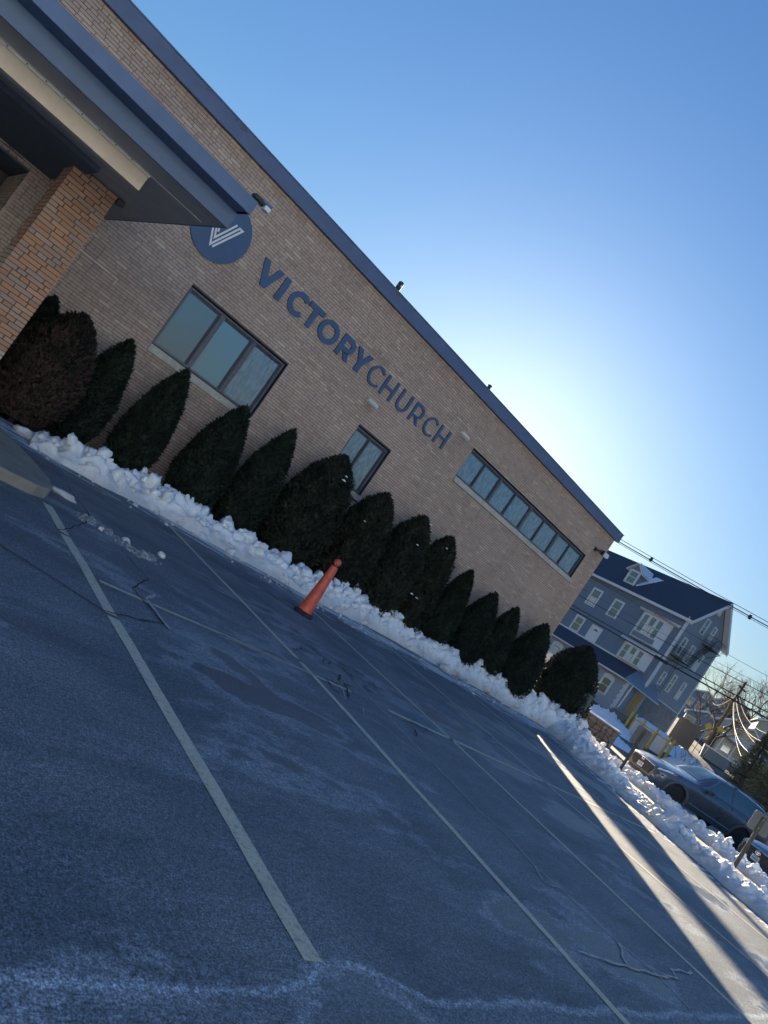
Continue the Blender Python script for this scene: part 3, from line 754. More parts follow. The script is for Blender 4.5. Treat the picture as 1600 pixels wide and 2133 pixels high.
# ================================================================== SNOW
def lump(x, y, z):
    p = Vector((x, y, z))
    a = 0; amp = 1; f = 3.1
    for k in range(6):
        n = noise.noise(p*f + Vector((k*7.1, 3.3, 1.7))); a += amp*(.35+abs(n)*1.9); amp *= .5; f *= 2.05
    return a
def bank(path, width, height, name, res=.028, sd=0., rough=.14, asym=.45, z0=0., peaks=0.25, label=None, clods=34):
    P = [Vector(p) for p in path]; L = [0]
    for a, b in zip(P, P[1:]): L.append(L[-1]+(b-a).length)
    def at(s):
        for i in range(len(P)-1):
            if s <= L[i+1] or i == len(P)-2:
                t = (s-L[i])/(L[i+1]-L[i]); t = min(1, max(0, t))
                # smooth tangent
                d = (P[i+1]-P[i]).normalized()
                if t > .5 and i < len(P)-2: d = d.lerp((P[i+2]-P[i+1]).normalized(), (t-.5)).normalized()
                if t < .5 and i > 0: d = d.lerp((P[i]-P[i-1]).normalized(), (.5-t)).normalized()
                return P[i].lerp(P[i+1], t), d
    ns = int(L[-1]/res); nt = int(1.25*width(0)/res) if callable(width) else int(1.25*width/res)
    V = []
    for i in range(ns+1):
        s = L[-1]*i/ns; c, d = at(s); nrm = Vector((-d.y, d.x))
        W = width(s) if callable(width) else width; H = height(s) if callable(height) else height
        endk = min(1, s/.5+.02, (L[-1]-s)/.5+.02)
        W *= 1+.22*noise.noise((s*1.1, sd, 0))
        Hs = H*(1+peaks*noise.noise((s*1.6, sd+5, 0))+peaks*.7*noise.noise((s*4.3, sd+9, 0)))*endk
        for j in range(nt+1):
            t = j/nt; u = t
            prof = (math.sin(PI*min(1, u/(2*asym))/1.0)**.75 if u < asym else max(0, math.cos(PI/2*(u-asym)/(1-asym)))**.9) if asym else 0
            q = c + nrm*((t-.35)*W)
            n = lump(q.x+sd, q.y, prof*1.1)
            rv = rough*(.45+1.1*max(0, .5+noise.noise((q.x*.9, q.y*.9+sd, 2)))); z = Hs*prof + rv*1.0*(n-1.15)*min(1, prof*2.2)
            ox = noise.noise((q.x*5, q.y*5, 4+sd))*.09*prof; oy = noise.noise((q.x*5, q.y*5, 14+sd))*.09*prof
            ox += noise.noise((q.x*13, q.y*13, z*12))*.03*prof; oy += noise.noise((q.x*13, q.y*13, 7+z*12))*.03*prof
            edge = min(1, u*8, (1-u)*8)
            V.append((q.x+ox, q.y+oy, z0-.04+.04*edge+max(-.03, z)))
    A_ = np.array(V).reshape(ns+1, nt+1, 3)
    for _ in range(2):
        B_ = A_.copy(); B_[1:-1, 1:-1] = (A_[1:-1, 1:-1]*2+A_[:-2, 1:-1]+A_[2:, 1:-1]+A_[1:-1, :-2]+A_[1:-1, 2:])/6; A_ = B_
    V = [(x, y, z+.010*noise.noise((x*26, y*26, z*20))+.007*noise.noise((x*55, y*55, z*40))) for x, y, z in A_.reshape(-1, 3)]
    Fq = [(i*(nt+1)+j, (i+1)*(nt+1)+j, (i+1)*(nt+1)+j+1, i*(nt+1)+j+1) for i in range(ns) for j in range(nt)]
    # broken clods heaped over the crest and fallen to the foot
    rb = np.random.default_rng(int(sd*10)); V = list(V); Fq = list(Fq); nclod = int(L[-1]*clods)
    for _ in range(nclod):
        i = rb.integers(2, ns-1); j = int(np.clip(rb.normal(.42, .2), .03, .9)*nt); c = Vector(V[i*(nt+1)+j]); r = .035+.10*rb.random()**2.2
        bv, bf = CLOD[rb.integers(len(CLOD))]; rot = Matrix.Rotation(rb.random()*6.28, 3, Vector(rb.normal(0, 1, 3))); sc_ = np.array([1+.5*rb.random(), .8+.3*rb.random(), .6+.4*rb.random()])*r
        w = (bv*sc_) @ np.array(rot).T; b = len(V); V += [tuple(q) for q in w+np.array([c.x, c.y, max(z0, c.z)+r*.12])]; Fq += [tuple(k+b for k in f) for f in bf]
    o = link(name, quick_mesh(name, V, Fq, M['snow'], True)); tag(o, label, 'snow', kind='stuff')
    return o
def make_clod(sd):
    bm = bmesh.new(); bmesh.ops.create_cube(bm, size=1.5); bmesh.ops.subdivide_edges(bm, edges=bm.edges, cuts=3, use_grid_fill=True)
    for v in bm.verts:
        c = v.co; q = c.normalized(); m_ = q*1.0*.62+c*.38; n = noise.noise(q*1.5+Vector((sd, 0, 0)))*.42+noise.noise(q*3.6+Vector((0, sd, 0)))*.22; v.co = m_*(1+n)
    bm.normal_update(); out = (np.array([v.co[:] for v in bm.verts]), [tuple(v.index for v in f.verts) for f in bm.faces]); bm.free(); return out
CLOD = [make_clod(i*5.3+1) for i in range(7)]
def interp(tab):
    return lambda s: float(np.interp(s, [a for a, b in tab], [b for a, b in tab]))
# bank along the hedge: s measured from its left end
hb = interp([(0, .14), (.6, .27), (1.5, .22), (2.6, .36), (3.4, .26), (5, .22), (6.2, .30), (8, .46), (9.5, .48), (11, .42), (13, .48), (15.5, .54), (17.5, .74), (19, .74), (20.3, .62), (21, .4)])
bank([(3.15,11.75),(4.2,11.55),(5.4,12.05),(7.5,12.1),(9.4,12.15),(11.8,12.75),(15.4,12.95),(18,13.15),(20.2,12.75),(21.3,12.0),(21.2,11.3)], 1.25, hb, 'snow_bank', label='lumpy ploughed snow bank running along the foot of the conifer hedge', sd=1.3, rough=.12, asym=.42)
# bank along the kerb at the right
hk = interp([(0, .5), (3, .42), (6, .5), (8, .58), (14, .55), (40, .5)])
bank([(KX(12.6)+1.0,12.6),(KX(10)+.42,10),(KX(6)+.45,6),(KX(2)+.45,2),(KX(-6)+.45,-6)][::-1], interp([(0,1.1),(19,1.1)]), interp([(0,.30),(8,.30),(11,.24),(15,.15),(19,.42)]), 'snow_bank', clods=20, label='ploughed snow bank along the kerb in front of the parked cars', sd=8.2, rough=.11, asym=.5, z0=.02)
# bank between pavement and cars
bank([(28.5,18.5),(25.8,14.6),(24.0,11.6),(23.0,9.9),(22.4,8.0),(21.6,6.2),(20.4,3.6),(19.0,.4)], 1.3, interp([(0,.15),(4,.25),(8,.16),(9.5,.20),(11.5,.24),(14,.22),(20,.22)]), 'snow_bank', label='lower snow bank between the pavement and the fronts of the cars', sd=15.1, clods=16, rough=.09, z0=.12, asym=.5)

def chunk_mesh(sd, flat=.7):
    bm = bmesh.new(); bmesh.ops.create_icosphere(bm, subdivisions=3, radius=1)
    for v in bm.verts:
        c = v.co; n = noise.noise(c*1.4+Vector((sd, 0, 0)))*.45+noise.noise(c*3.3+Vector((0, sd, 0)))*.2
        v.co = Vector((c.x*(1+n), c.y*(1+n), max(-.45, c.z*(1+n)*flat)))
    me = bpy.data.meshes.new('snow_chunk'); bm.to_mesh(me); bm.free(); me.materials.append(M['snow'])
    me.polygons.foreach_set('use_smooth', [True]*len(me.polygons)); return me
CH = [chunk_mesh(i*3.7) for i in range(5)]
singles = [(3.06, 8.86, .12, 'long pale snow lump lying against the tip of the concrete entrance pad', (1.6, .55, .5)),
           (4.30, 8.31, .06, 'square white block of snow alone on the asphalt right of the dirty slush ridge', (1, .9, .95)),
           (3.72, 8.13, .055, 'rounded snow lump at the upper end of the slush ridge on the lot', (1, .8, .8)),
           (3.90, 7.90, .06, 'wide snow lump in the middle of the slush ridge on the lot', (1.3, .8, .6)),
           (3.36, 8.08, .04, 'little pointed snow lump on the left patch of grey slush', (.8, .8, 1.)),
           (3.08, 11.85, .14, 'separate snow lump at the left end of the hedge bank beside the browned conifer', (1.2, .8, .8)),
           (10.1, 11.95, .11, 'small snow block at the foot of the bank left of the traffic post', (1.1, .8, .8)),
           (14.9, 12.25, .17, 'round snow boulder fallen off the long bank near the narrow pointed conifers', (1, 1, .9)),
           (16.0, 12.35, .10, 'smaller snow lump beside the round snow boulder', (1.2, .8, .7)),
           (18.0, 7.0, .07, 'small snow crumb on the sunlit asphalt left of the kerb bank', (1.3, .9, .7))]
for i, (x, y, r, lab, s) in enumerate(singles):
    o = link('snow_chunk', CH[i % 5], loc=(x, y, r*s[2]*.4)); o.scale = (r*s[0], r*s[1], r*s[2]); o.rotation_euler = (0, 0, i*1.3); tag(o, lab, 'snow')
# crumbs: countless
rg = np.random.default_rng(3); V = []; Fq = []
base = np.array([[1,0,-.3],[0,1,-.3],[-1,0,-.3],[0,-1,-.3],[0,0,.8],[.5,.5,.35],[-.5,-.5,.35]])
def crumbs(n, fx, name, mat, smin, smax, lab):
    V = []; Fq = []
    for i in range(n):
        x, y, z = fx(); s = smin+(smax-smin)*rg.random()**3; a = rg.random()*6.3; c, sn = math.cos(a), math.sin(a); b = len(V)
        for k in range(6):
            th_ = k*PI/3+rg.random()*.5; rr = s*(.7+.5*rg.random()); V.append((x+rr*math.cos(th_), y+rr*math.sin(th_), z-.002))
        for k in range(3):
            th_ = k*2*PI/3+a; V.append((x+.5*s*math.cos(th_), y+.5*s*math.sin(th_), z+s*(.5+.5*rg.random())))
        Fq += [(b, b+1, b+6), (b+1, b+2, b+7), (b+1, b+7, b+6), (b+2, b+3, b+7), (b+3, b+4, b+8), (b+3, b+8, b+7), (b+4, b+5, b+8), (b+5, b, b+6), (b+5, b+6, b+8), (b+6, b+7, b+8)]
    o = link(name, quick_mesh(name, V, Fq, mat, False)); return tag(o, lab, 'snow', kind='stuff')
def f1():
    x = rg.uniform(3.2, 20); return x, 11.6+.07*max(0, x-8)-abs(rg.normal(0, .35)), 0
def f2():
    y = rg.uniform(-2, 12); return KX(y)+.05-abs(rg.normal(0, .3)), y, 0
def f3():
    t = rg.random(); return (3.15+t*.9+rg.normal(0, .04), 8.18-.0*t+.35*math.sin(t*7)*.5-t*.25+rg.normal(0, .06), 0)
crumbs(500, f1, 'snow_crumbs', M['snow'], .006, .05, 'loose crumbs of snow scattered on the asphalt before the hedge bank')
crumbs(350, f2, 'snow_crumbs', M['snow'], .006, .05, 'loose crumbs of snow on the asphalt along the kerb bank')
M['slush'] = plain('grey_slush', (.22, .25, .29), .75, var=.4, scale=25, bump=.6)
crumbs(900, f3, 'slush_ridge', M['slush'], .008, .045, 'low grey ridge of crumbled slush on the lot near the entrance pad')
def f4():
    x = rg.uniform(3, 22.3); return x, 12.9+rg.random()*1.0, .07
crumbs(700, f4, 'snow_crumbs', M['snow'], .01, .07, 'broken snow bits lying on the mulch under the hedge')

# ================================================================== HEDGE
def crown(name, H, R, seed, nleaf=15000, shag=.05, tip=1.5, shape=.75, lean=0., brown=0.):
    rr = np.random.default_rng(seed)
    h = rr.random(nleaf*3)**.85
    def prof(h):
        lo = .66+.34*np.sin(np.clip(h/.28, 0, 1)*np.pi/2)
        u = np.clip((h-.28)/.72, 0, 1); hi = (1-u**tip)**shape
        return R*np.where(h < .28, lo, hi)
    keep = rr.random(nleaf*3) < prof(h)/R+.05; h = h[keep][:nleaf]; n = len(h)
    a = rr.random(n)*2*np.pi
    # clumpy modulation
    px, py, pz = np.cos(a), np.sin(a), h*H
    mod = np.array([noise.noise((x*2.4+seed, y*2.4, z*2.6)) + .5*noise.noise((x*6, y*6+seed, z*6.5)) for x, y, z in zip(px, py, pz)])
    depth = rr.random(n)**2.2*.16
    rad = prof(h)*(1+mod*shag*2) - depth*prof(h)
    rad = np.maximum(rad, .01)
    c = np.stack([rad*px+lean*h*H, rad*py, h*H], 1)
    # leaf spray: thin upright quads leaning outwards
    s = rr.uniform(.020, .045, n)*(1+shag*2); wd = s*rr.uniform(.35, .6, n)
    out = np.stack([px, py, np.zeros(n)], 1); tan = np.stack([-py, px, np.zeros(n)], 1); upv = np.tile([0, 0, 1.], (n, 1))
    jit = rr.normal(0, .45, (n, 3)); d = upv*.8+out*.35+jit; d /= np.linalg.norm(d, axis=1)[:, None]
    w = np.cross(d, out+rr.normal(0, .5, (n, 3))); w /= np.linalg.norm(w, axis=1)[:, None]+1e-9
    p0 = c-w*wd[:, None]; p1 = c+w*wd[:, None]; p2 = c+d*s[:, None]*1.8+w*wd[:, None]*.25; p3 = c+d*s[:, None]*1.8-w*wd[:, None]*.25
    V = np.stack([p0, p1, p2, p3], 1).reshape(-1, 3)
    Fq = np.arange(4*n).reshape(-1, 4)
    # inner mass
    kz, ka = 28, 30
    iv = []
    for i in range(kz+1):
        hh = i/kz; r = prof(np.array([min(hh, .995)]))[0]*.86
        for j in range(ka):
            t = 2*PI*j/ka; m = 1+shag*noise.noise((math.cos(t)*2.4+seed, math.sin(t)*2.4, hh*H*2.6))*2
            iv.append((r*m*math.cos(t)+lean*hh*H, r*m*math.sin(t), hh*H))
    b = len(V); ifc = [(b+i*ka+j, b+i*ka+(j+1) % ka, b+(i+1)*ka+(j+1) % ka, b+(i+1)*ka+j) for i in range(kz) for j in range(ka)]
    me = quick_mesh(name, np.vstack([V, iv]), np.vstack([Fq, ifc]), None, False)
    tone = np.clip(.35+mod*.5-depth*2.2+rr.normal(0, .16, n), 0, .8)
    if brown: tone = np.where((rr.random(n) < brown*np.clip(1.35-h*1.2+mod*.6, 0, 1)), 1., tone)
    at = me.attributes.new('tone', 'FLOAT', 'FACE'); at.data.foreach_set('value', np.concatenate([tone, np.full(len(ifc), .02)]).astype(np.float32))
    return me
GA, GB = (.006, .011, .009), (.022, .036, .022)
M['hedge'] = mat_foliage('conifer_green', GA, GB); M['hedge_sh'] = mat_foliage('conifer_green_loose', (.008, .011, .008), (.032, .040, .024), (.06, .045, .028))
M['hedge_br'] = mat_foliage('conifer_browned', (.010, .012, .010), (.028, .030, .022), (.065, .038, .032))
M['bark'] = plain('bark', (.10, .075, .055), .95, var=.3, scale=14, bump=.8)
trees = [ # x, y, H, R, kind, label
 (2.66, 13.5, 1.96, .42, 's', 'darkest conifer, squeezed behind the browned one against the brick pillar'),
 (3.02, 12.7, 1.98, .62, 'b', 'conifer with large browned patches at the left end of the hedge'),
 (3.97, 13.15, 2.12, .42, 's', 'clipped conifer right of the browned one, left of the big three-pane window'),
 (5.10, 13.2, 2.27, .45, 's', 'clipped pointed conifer under the left pane of the big window'),
 (6.50, 13.2, 2.40, .54, 's', 'clipped conifer whose tip covers the right end of the big window sill'),
 (7.68, 13.2, 2.61, .50, 's', 'clipped slim conifer standing between the big and the two-pane window'),
 (9.10, 13.15, 2.84, .76, 'r', 'widest shaggy round-topped conifer covering the left of the two-pane window'),
 (10.75, 13.2, 2.76, .68, 'r', 'shaggy conifer with tufted tip right behind the orange traffic post'),
 (12.15, 13.2, 2.88, .68, 'r', 'shaggy round-topped conifer with a snow dab at its top, right of the tufted one'),
 (13.32, 13.2, 2.88, .58, 'r', 'last shaggy round-topped conifer, leaning on the first slim pointed one'),
 (14.72, 13.25, 2.52, .50, 's', 'slim sharp-pointed conifer right of the shaggy group'),
 (16.08, 13.25, 2.42, .60, 's', 'second pointed conifer right of the shaggy group, below the ribbon window'),
 (17.28, 13.25, 2.46, .54, 's', 'third pointed conifer right of the shaggy group, last but one before the corner'),
 (18.86, 13.2, 2.60, .68, 's', 'pointed conifer nearest to the brick corner of the church'),
 (21.25, 13.0, 2.84, .99, 's2', 'big conifer standing alone beyond the brick corner, next to the stone wall')]
for i, (x, y, H, R, k, lab) in enumerate(trees):
    nl = 13000 if i < 11 else 9000
    t = empty('conifer', (x, y, .08), i*1.1, lab, 'conifer', 'conifers of the hedge along the church wall')
    if k == 's': me = crown('crown', H, R, i*3+1, nl, .04, 1.75, .78)
    elif k == 's2': me = crown('crown', H, R, i*3+1, 14000, .05, 2.2, .75)
    elif k == 'b': me = crown('crown', H, R, i*3+1, 15000, .07, 2.6, .8, brown=.75)
    else: me = crown('crown', H, R, i*3+1, 15000, .10, 2.4, .75, brown=.03)
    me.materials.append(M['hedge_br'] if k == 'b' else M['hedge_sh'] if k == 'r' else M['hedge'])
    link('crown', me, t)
    MB().tube([(0, 0, -.1), (0, 0, H*.5)], .05, 8, r2=.02).build('trunk', M['bark'], t)
# snow dabs caught in crowns
rs = random.Random(4)
for x, y, z, r, lab in ((8.95, 12.50, 2.52, .05, 'upper snow dab on the widest shaggy conifer'), (8.93, 12.47, 2.42, .06, 'lower snow dab on the widest shaggy conifer'), (12.2, 12.95, 2.86, .07, 'snow dab on the tip of the shaggy conifer'), (11.9, 12.62, 2.25, .05, 'snow dab caught halfway up the shaggy conifer right of the tufted one'),
                        (12.95, 12.78, 2.62, .05, 'snow dab near the top of the last shaggy conifer'), (12.55, 12.50, 1.20, .06, 'upper snow dab low between the last two shaggy conifers'), (12.75, 12.48, 1.18, .05, 'right snow dab low between the last two shaggy conifers'), (10.2, 12.68, 1.98, .04, 'tiny snow dab on the left flank of the tufted conifer')):
    o = link('snow_dab', CH[rs.randrange(5)], loc=(x, y, z)); o.scale = (r*.7, r*.55, r*.45); tag(o, lab, 'snow')

# ================================================================== TRAFFIC POST
t = empty('traffic_post', (7.70, 9.54, 0), .3, 'tall orange traffic cone with ball top on a black rubber base', 'traffic cone')
m = MB(); k = 8
m.lathe([(.185, .0), (.19, .03), (.18, .05), (.15, .065), (.13, .085)], 8).build('base', M['rubber'], t)
MB().lathe([(.132, .07), (.130, .085), (.128, .09), (.066, .955), (.062, .965), (.03, .967)], 28).build('body', M['orange'], t, smooth=False)
MB().lathe([(.03, .95), (.028, .99), (.045, 1.0), (.064, 1.03), (.064, 1.06), (.052, 1.09), (.03, 1.105), (.004, 1.11)], 20).build('ball_top', M['orange'], t, smooth=True)
for a in (0, 2.1, 4.2):
    MB().lathe([(.0101, 0), (.010, .004)], 8, c=(.055*math.cos(a), .055*math.sin(a), 1.01)).build('hole', M['black'], t)
MB().lathe([(.045, .967), (.043, .985)], 10).build('collar', M['black'], t)

# ================================================================== SIGNS ON THE KERB
def sign(x, y, z0, H, pw, ph, rz, lab, twin=False, dark=False, lean=0):
    t = empty('parking_sign', (x, y, z0), rz, lab, 'sign', 'signs seen from behind on the pavement')
    p = MB(); p.box(-.028, .028, -.02, .012, -.2, H-.06).box(-.045, -.028, -.02, -.012, -.2, H-.06).box(.028, .045, -.02, -.012, -.2, H-.06)
    p.build('post', M['post'], t)
    n = 6; r = .05; pts = []
    for cx, cz, a0 in ((pw/2-r, H-r, 0), (-pw/2+r, H-r, 90), (-pw/2+r, H-ph+r, 180), (pw/2-r, H-ph+r, 270)):
        for k in range(n+1): a = R_(a0+90*k/n); pts.append((cx+r*math.cos(a), cz+r*math.sin(a)))
    m = MB(); m.prism(pts, .014, .02, lambda a, b, d: (a, d, b)); m.build('panel', M['signback'], t)
    for z in (H-.12, H-ph+.12): MB().tube([(0, -.027, z), (0, -.019, z)], .012, 8).build('bolt', M['metal'], t)
    if twin:
        m = MB(); m.box(.05, .055, .02, .36, H-ph+.0, H-.16); m.build('side_panel', M['black'], t)
    t.rotation_euler = (lean, 0, rz)
    return t
sign(21.25, 12.10, .12, 1.52, .30, .62, R_(-62), 'dark narrow sign and post beside the lone conifer, farthest of the three', True)
sign(21.70, 10.22, .12, 1.62, .46, .60, R_(-62), 'blank grey sign back with rounded corners standing left of the grille of the dark car')
sign(19.45, 5.72, .12, 1.50, .46, .46, R_(-62), 'blank grey sign back in front of the second car at the right edge')

# ================================================================== CARS
def mat_paint(name, c):
    t = NT(name); t.base(c); t.set(Roughness=.28, Metallic=.55)
    t.p.inputs['Coat Weight'].default_value = 1.0; t.p.inputs['Coat Roughness'].default_value = .04
    n = t.tex(3, 5, .7, t.geo()); r = t.ramp(n, [(.35, .24), (.7, .42)]); t.l(r, t.p.inputs['Roughness'])
    return t.m
M['paint'] = mat_paint('car_paint_slate', (.11, .135, .175)); M['paint2'] = mat_paint('car_paint_dark', (.06, .075, .11)); M['paint3'] = mat_paint('car_paint_white', (.62, .64, .66))
M['cladding'] = plain('plastic_cladding', (.10, .105, .115), .6)
M['chrome'] = plain('chrome', (.75, .76, .78), .12, metal=1., var=.02)
M['carglass'] = mat_glass('car_glass', (.03, .06, .07), .03, .08)
M['plate'] = plain('number_plate', (.72, .74, .76), .4)
M['redlens'] = plain('red_lens', (.7, .10, .03), .3)
M['ink'] = plain('plate_ink', (.06, .10, .25), .5)
def cr(P, t):      # catmull-rom through rows of P
    n = len(P)-1; i = min(n-1, max(0, int(t))); f = t-i
    p0, p1, p2, p3 = P[max(0, i-1)], P[i], P[i+1], P[min(n, i+2)]
    return .5*((2*p1)+(-p0+p2)*f+(2*p0-5*p1+4*p2-p3)*f*f+(-p0+3*p1-3*p2+p3)*f**3)
# station: s, then (half width, z) for sill, flank, shoulder, belt, roof side, roof centre(z only)
ST = np.array([
 [0.00, .60,.36, .70,.50, .72,.68, .66,.80, .34,.83, .835],
 [0.10, .76,.30, .84,.48, .86,.70, .80,.86, .42,.91, .925],
 [0.35, .86,.27, .925,.50,.935,.76, .87,.945,.50,1.005,1.025],
 [0.80, .90,.26, .945,.52,.95,.82, .885,1.005,.54,1.07,1.09],
 [1.30, .90,.26, .945,.52,.955,.86, .89,1.05,.58,1.125,1.15],
 [1.55, .90,.26, .945,.52,.955,.88, .885,1.075,.70,1.16,1.185],
 [1.95, .90,.26, .945,.52,.955,.90, .87,1.09,.665,1.405,1.44],
 [2.35, .90,.26, .945,.52,.955,.92, .865,1.10,.62,1.585,1.64],
 [2.80, .90,.26, .945,.52,.955,.93, .86,1.105,.61,1.635,1.695],
 [3.30, .90,.26, .945,.52,.955,.94, .86,1.11,.605,1.635,1.70],
 [3.90, .90,.27, .94,.53, .95,.95, .85,1.12,.60,1.60,1.67],
 [4.40, .87,.30, .92,.54, .93,.95, .83,1.12,.58,1.53,1.60],
 [4.65, .84,.34, .89,.55, .90,.94, .80,1.08,.62,1.22,1.26],
 [4.78, .76,.40, .83,.56, .83,.90, .74,.98, .60,1.02,1.03]], dtype=float)
def surf(s, v):    # v in 0..5 : sill, flank, shoulder, belt, roof side, centre
    t = float(np.interp(s, ST[:, 0], range(len(ST)))); r = cr(ST, t)
    P = np.array([[r[1], r[2]], [r[3], r[4]], [r[5], r[6]], [r[7], r[8]], [r[9], r[10]], [0, r[11]]])
    if v <= 3: q = cr(P[:4], v)
    else: q = cr(np.vstack([P[3]*1.0, P[4], P[5]]), v-3) if v > 4 else P[3]+(P[4]-P[3])*(v-3)+np.array([.025, 0])*math.sin(PI*(v-3))
    return Vector((s, q[0], q[1]))
def patch(s0, s1, v0, v1, ns, nv, off, name, mat, parent, side=1, clip=None, both=False, smooth=True):
    V = []; Fq = []
    for i in range(ns+1):
        for j in range(nv+1):
            ss = s0(j/nv) + (s1(j/nv)-s0(j/nv))*i/ns if callable(s0) else s0+(s1-s0)*i/ns
            vv = v0+(v1-v0)*j/nv
            p = surf(ss, vv); e = .02
            du = surf(min(4.78, ss+e), vv)-surf(max(0, ss-e), vv); dv = surf(ss, min(5, vv+e))-surf(ss, max(0, vv-e))
            n = du.cross(dv).normalized(); n = n if n.y > 0 or n.z > 0 else -n
            if n.z < -.3 and n.y < 0: n = -n
            q = p+n*off; V.append((q.x, q.y*side, q.z))
    for i in range(ns):
        for j in range(nv):
            a = i*(nv+1)+j; f = (a, a+nv+1, a+nv+2, a+1)
            if clip and clip(sum((Vector(V[k]) for k in f), Vector())/4): continue
            Fq.append(f if side > 0 else f[::-1])
    m = MB(); m.v = V; m.f = Fq
    return m
def make_car(name, loc, head_az, label, paint, group='cars parked nose-in beyond the snow bank', detail=True):
    hd = Vector((math.sin(R_(head_az)), math.cos(R_(head_az)), 0))     # heading
    # local x = back from the bumper, local y = lateral
    rz = math.atan2(-hd.y, -hd.x)
    t = empty(name, loc, rz, label, 'car', group)
    WH = ((.93, .36), (3.70, .36)); RA = .425
    inarch = lambda c: any((c.x-a)**2+(c.z-b)**2 < RA**2 for a, b in WH) and abs(c.y) > .62
    bm_ = MB()
    for sd in (1, -1):
        q = patch(0, 4.78, 0, 5, 120, 40, 0, '', None, None, sd, inarch); b = len(bm_.v); bm_.v += q.v; bm_.f += [tuple(k+b for k in f) for f in q.f]
    # nose and tail caps, floor
    for s, rev in ((0, 0), (4.78, 1)):
        pts = [surf(s, v/8) for v in range(0, 41)]; ring_ = [(p.x, p.y, p.z) for p in pts]+[(p.x, -p.y, p.z) for p in reversed(pts[:-1])]
        b = len(bm_.v); bm_.v += ring_; bm_.f.append(tuple(range(b, b+len(ring_))))
    bm_.box(.15, 4.6, -.80, .80, .24, .30)
    bm_.build('body', paint, t, smooth=True)
    ib = MB().box(.5, 1.38, -.86, -.4, .3, .86).box(.5, 1.38, .4, .86, .3, .86).box(3.27, 4.15, -.86, -.4, .3, .86).box(3.27, 4.15, .4, .86, .3, .86)
    ib.build('wheel_well', M['black'], t)
    for sd in (1, -1):
        nm = 'window'
        g = patch(lambda k: 1.66+.62*k, lambda k: 2.82+.0*k, 3.08, 3.93, 20, 8, .006, '', None, None, sd); g.build(nm, M['carglass'], t, smooth=True)
        g = patch(lambda k: 2.90, lambda k: 3.78, 3.08, 3.93, 14, 8, .006, '', None, None, sd); g.build(nm, M['carglass'], t, smooth=True)
        g = patch(lambda k: 3.86, lambda k: 4.42-.16*k, 3.10, 3.88, 10, 8, .006, '', None, None, sd); g.build(nm, M['carglass'], t, smooth=True)
        # chrome line under and over the glass
        lo = [surf(s, 3.04) for s in np.linspace(1.62, 4.5, 24)]; hi = [surf(1.62+.64*k, 3.04+.95*k) for k in np.linspace(0, 1, 8)]+[surf(s, 3.97) for s in np.linspace(2.3, 4.3, 16)]
        for L in (lo, hi): MB().tube([(p.x, (p.y+.010)*sd, p.z) for p in L], .009, 5).build('chrome_strip', M['chrome'], t)
        # wheel arches
        for a, b in WH:
            m = MB(); n = 26
            for k in range(n+1):
                an = R_(-12+204*k/n)
                for (rr, yy) in ((RA-.02, .02), (RA-.02, -.06), (RA+.055, .0), (RA+.06, .018)):
                    s = a+rr*math.cos(an); z = b+rr*math.sin(an); z = max(.26, z)
                    # find flank width at this height
                    r = cr(ST, float(np.interp(s, ST[:, 0], range(len(ST))))); w = float(np.interp(z, [r[2], r[4], r[6], r[8]], [r[1], r[3], r[5], r[7]]))
                    m.v.append((s, (w+yy)*sd, z))
            for k in range(n):
                for q in ((1, 0), (0, 3), (3, 2)): m.f.append((4*k+q[0], 4*k+q[1], 4*k+4+q[1], 4*k+4+q[0]))
            m.build('wheel_arch', M['cladding'], t, smooth=True)
            w = link('wheel', MB().lathe([(.26,-.10),(.34,-.105),(.365,-.085),(.37,0),(.365,.085),(.34,.105),(.26,.10)], 36).mesh('wheel', M['rubber'], True), t)
            w.location = (a, .80*sd, b); w.rotation_euler = (PI/2, 0, 0)
            r_ = MB().lathe([(.255, -.06), (.262, .1*1), (.245, .102), (.235, .04), (.07, .05), (.06, .075), (.001, .078)], 30)
            ro = r_.build('rim', M['black'], w)
            if sd > 0: ro.scale = (1, 1, -1)
            for k in range(10):
                an = 2*PI*k/10; c, s_ = math.cos(an), math.sin(an); e = .018; zz = -.085 if sd > 0 else .085
                m = MB(); m.hexa([(.05*c-e*s_*-1, .05*s_-e*c, zz), (.245*c+e*.6*s_, .245*s_-e*.6*c, zz*1.12), (.245*c-e*.6*s_, .245*s_+e*.6*c, zz*1.12), (.05*c-e*s_, .05*s_+e*c, zz)]+[(.05*c+e*s_, .05*s_-e*c, zz*.8), (.245*c+e*.6*s_, .245*s_-e*.6*c, zz*.9), (.245*c-e*.6*s_, .245*s_+e*.6*c, zz*.9), (.05*c-e*s_, .05*s_+e*c, zz*.8)])
                m.build('spoke', M['metal'], w)
        # mirror, handles, sill, lamps
        mr = MB().hexa([(1.80,.93,1.02),(1.93,.93,1.02),(1.95,1.13,1.04),(1.83,1.13,1.03),(1.80,.93,1.12),(1.95,.93,1.15),(1.96,1.13,1.15),(1.84,1.13,1.13)])
        mr.v = [(a, b*sd, c) for a, b, c in mr.v]; mr.build('wing_mirror', M['black'], t, bevel=.02)
        for s0 in (2.62, 3.55):
            p = surf(s0, 2.25); q = surf(s0+.2, 2.25)
            MB().tube([(p.x, (p.y+.004)*sd, p.z), (p.x+.03, (p.y+.035)*sd, p.z), (q.x-.03, (q.y+.035)*sd, q.z), (q.x, (q.y+.004)*sd, q.z)], .014, 6).build('door_handle', M['chrome'], t)
        cl = patch(1.36, 3.27, 0, .62, 16, 4, .012, '', None, None, sd); cl.build('sill_cladding', M['black'], t, smooth=True)
        MB().tube([((p := surf(s, .72)).x, (p.y+.012)*sd, p.z) for s in np.linspace(1.45, 3.2, 10)], .010, 5).build('sill_strip', M['chrome'], t)
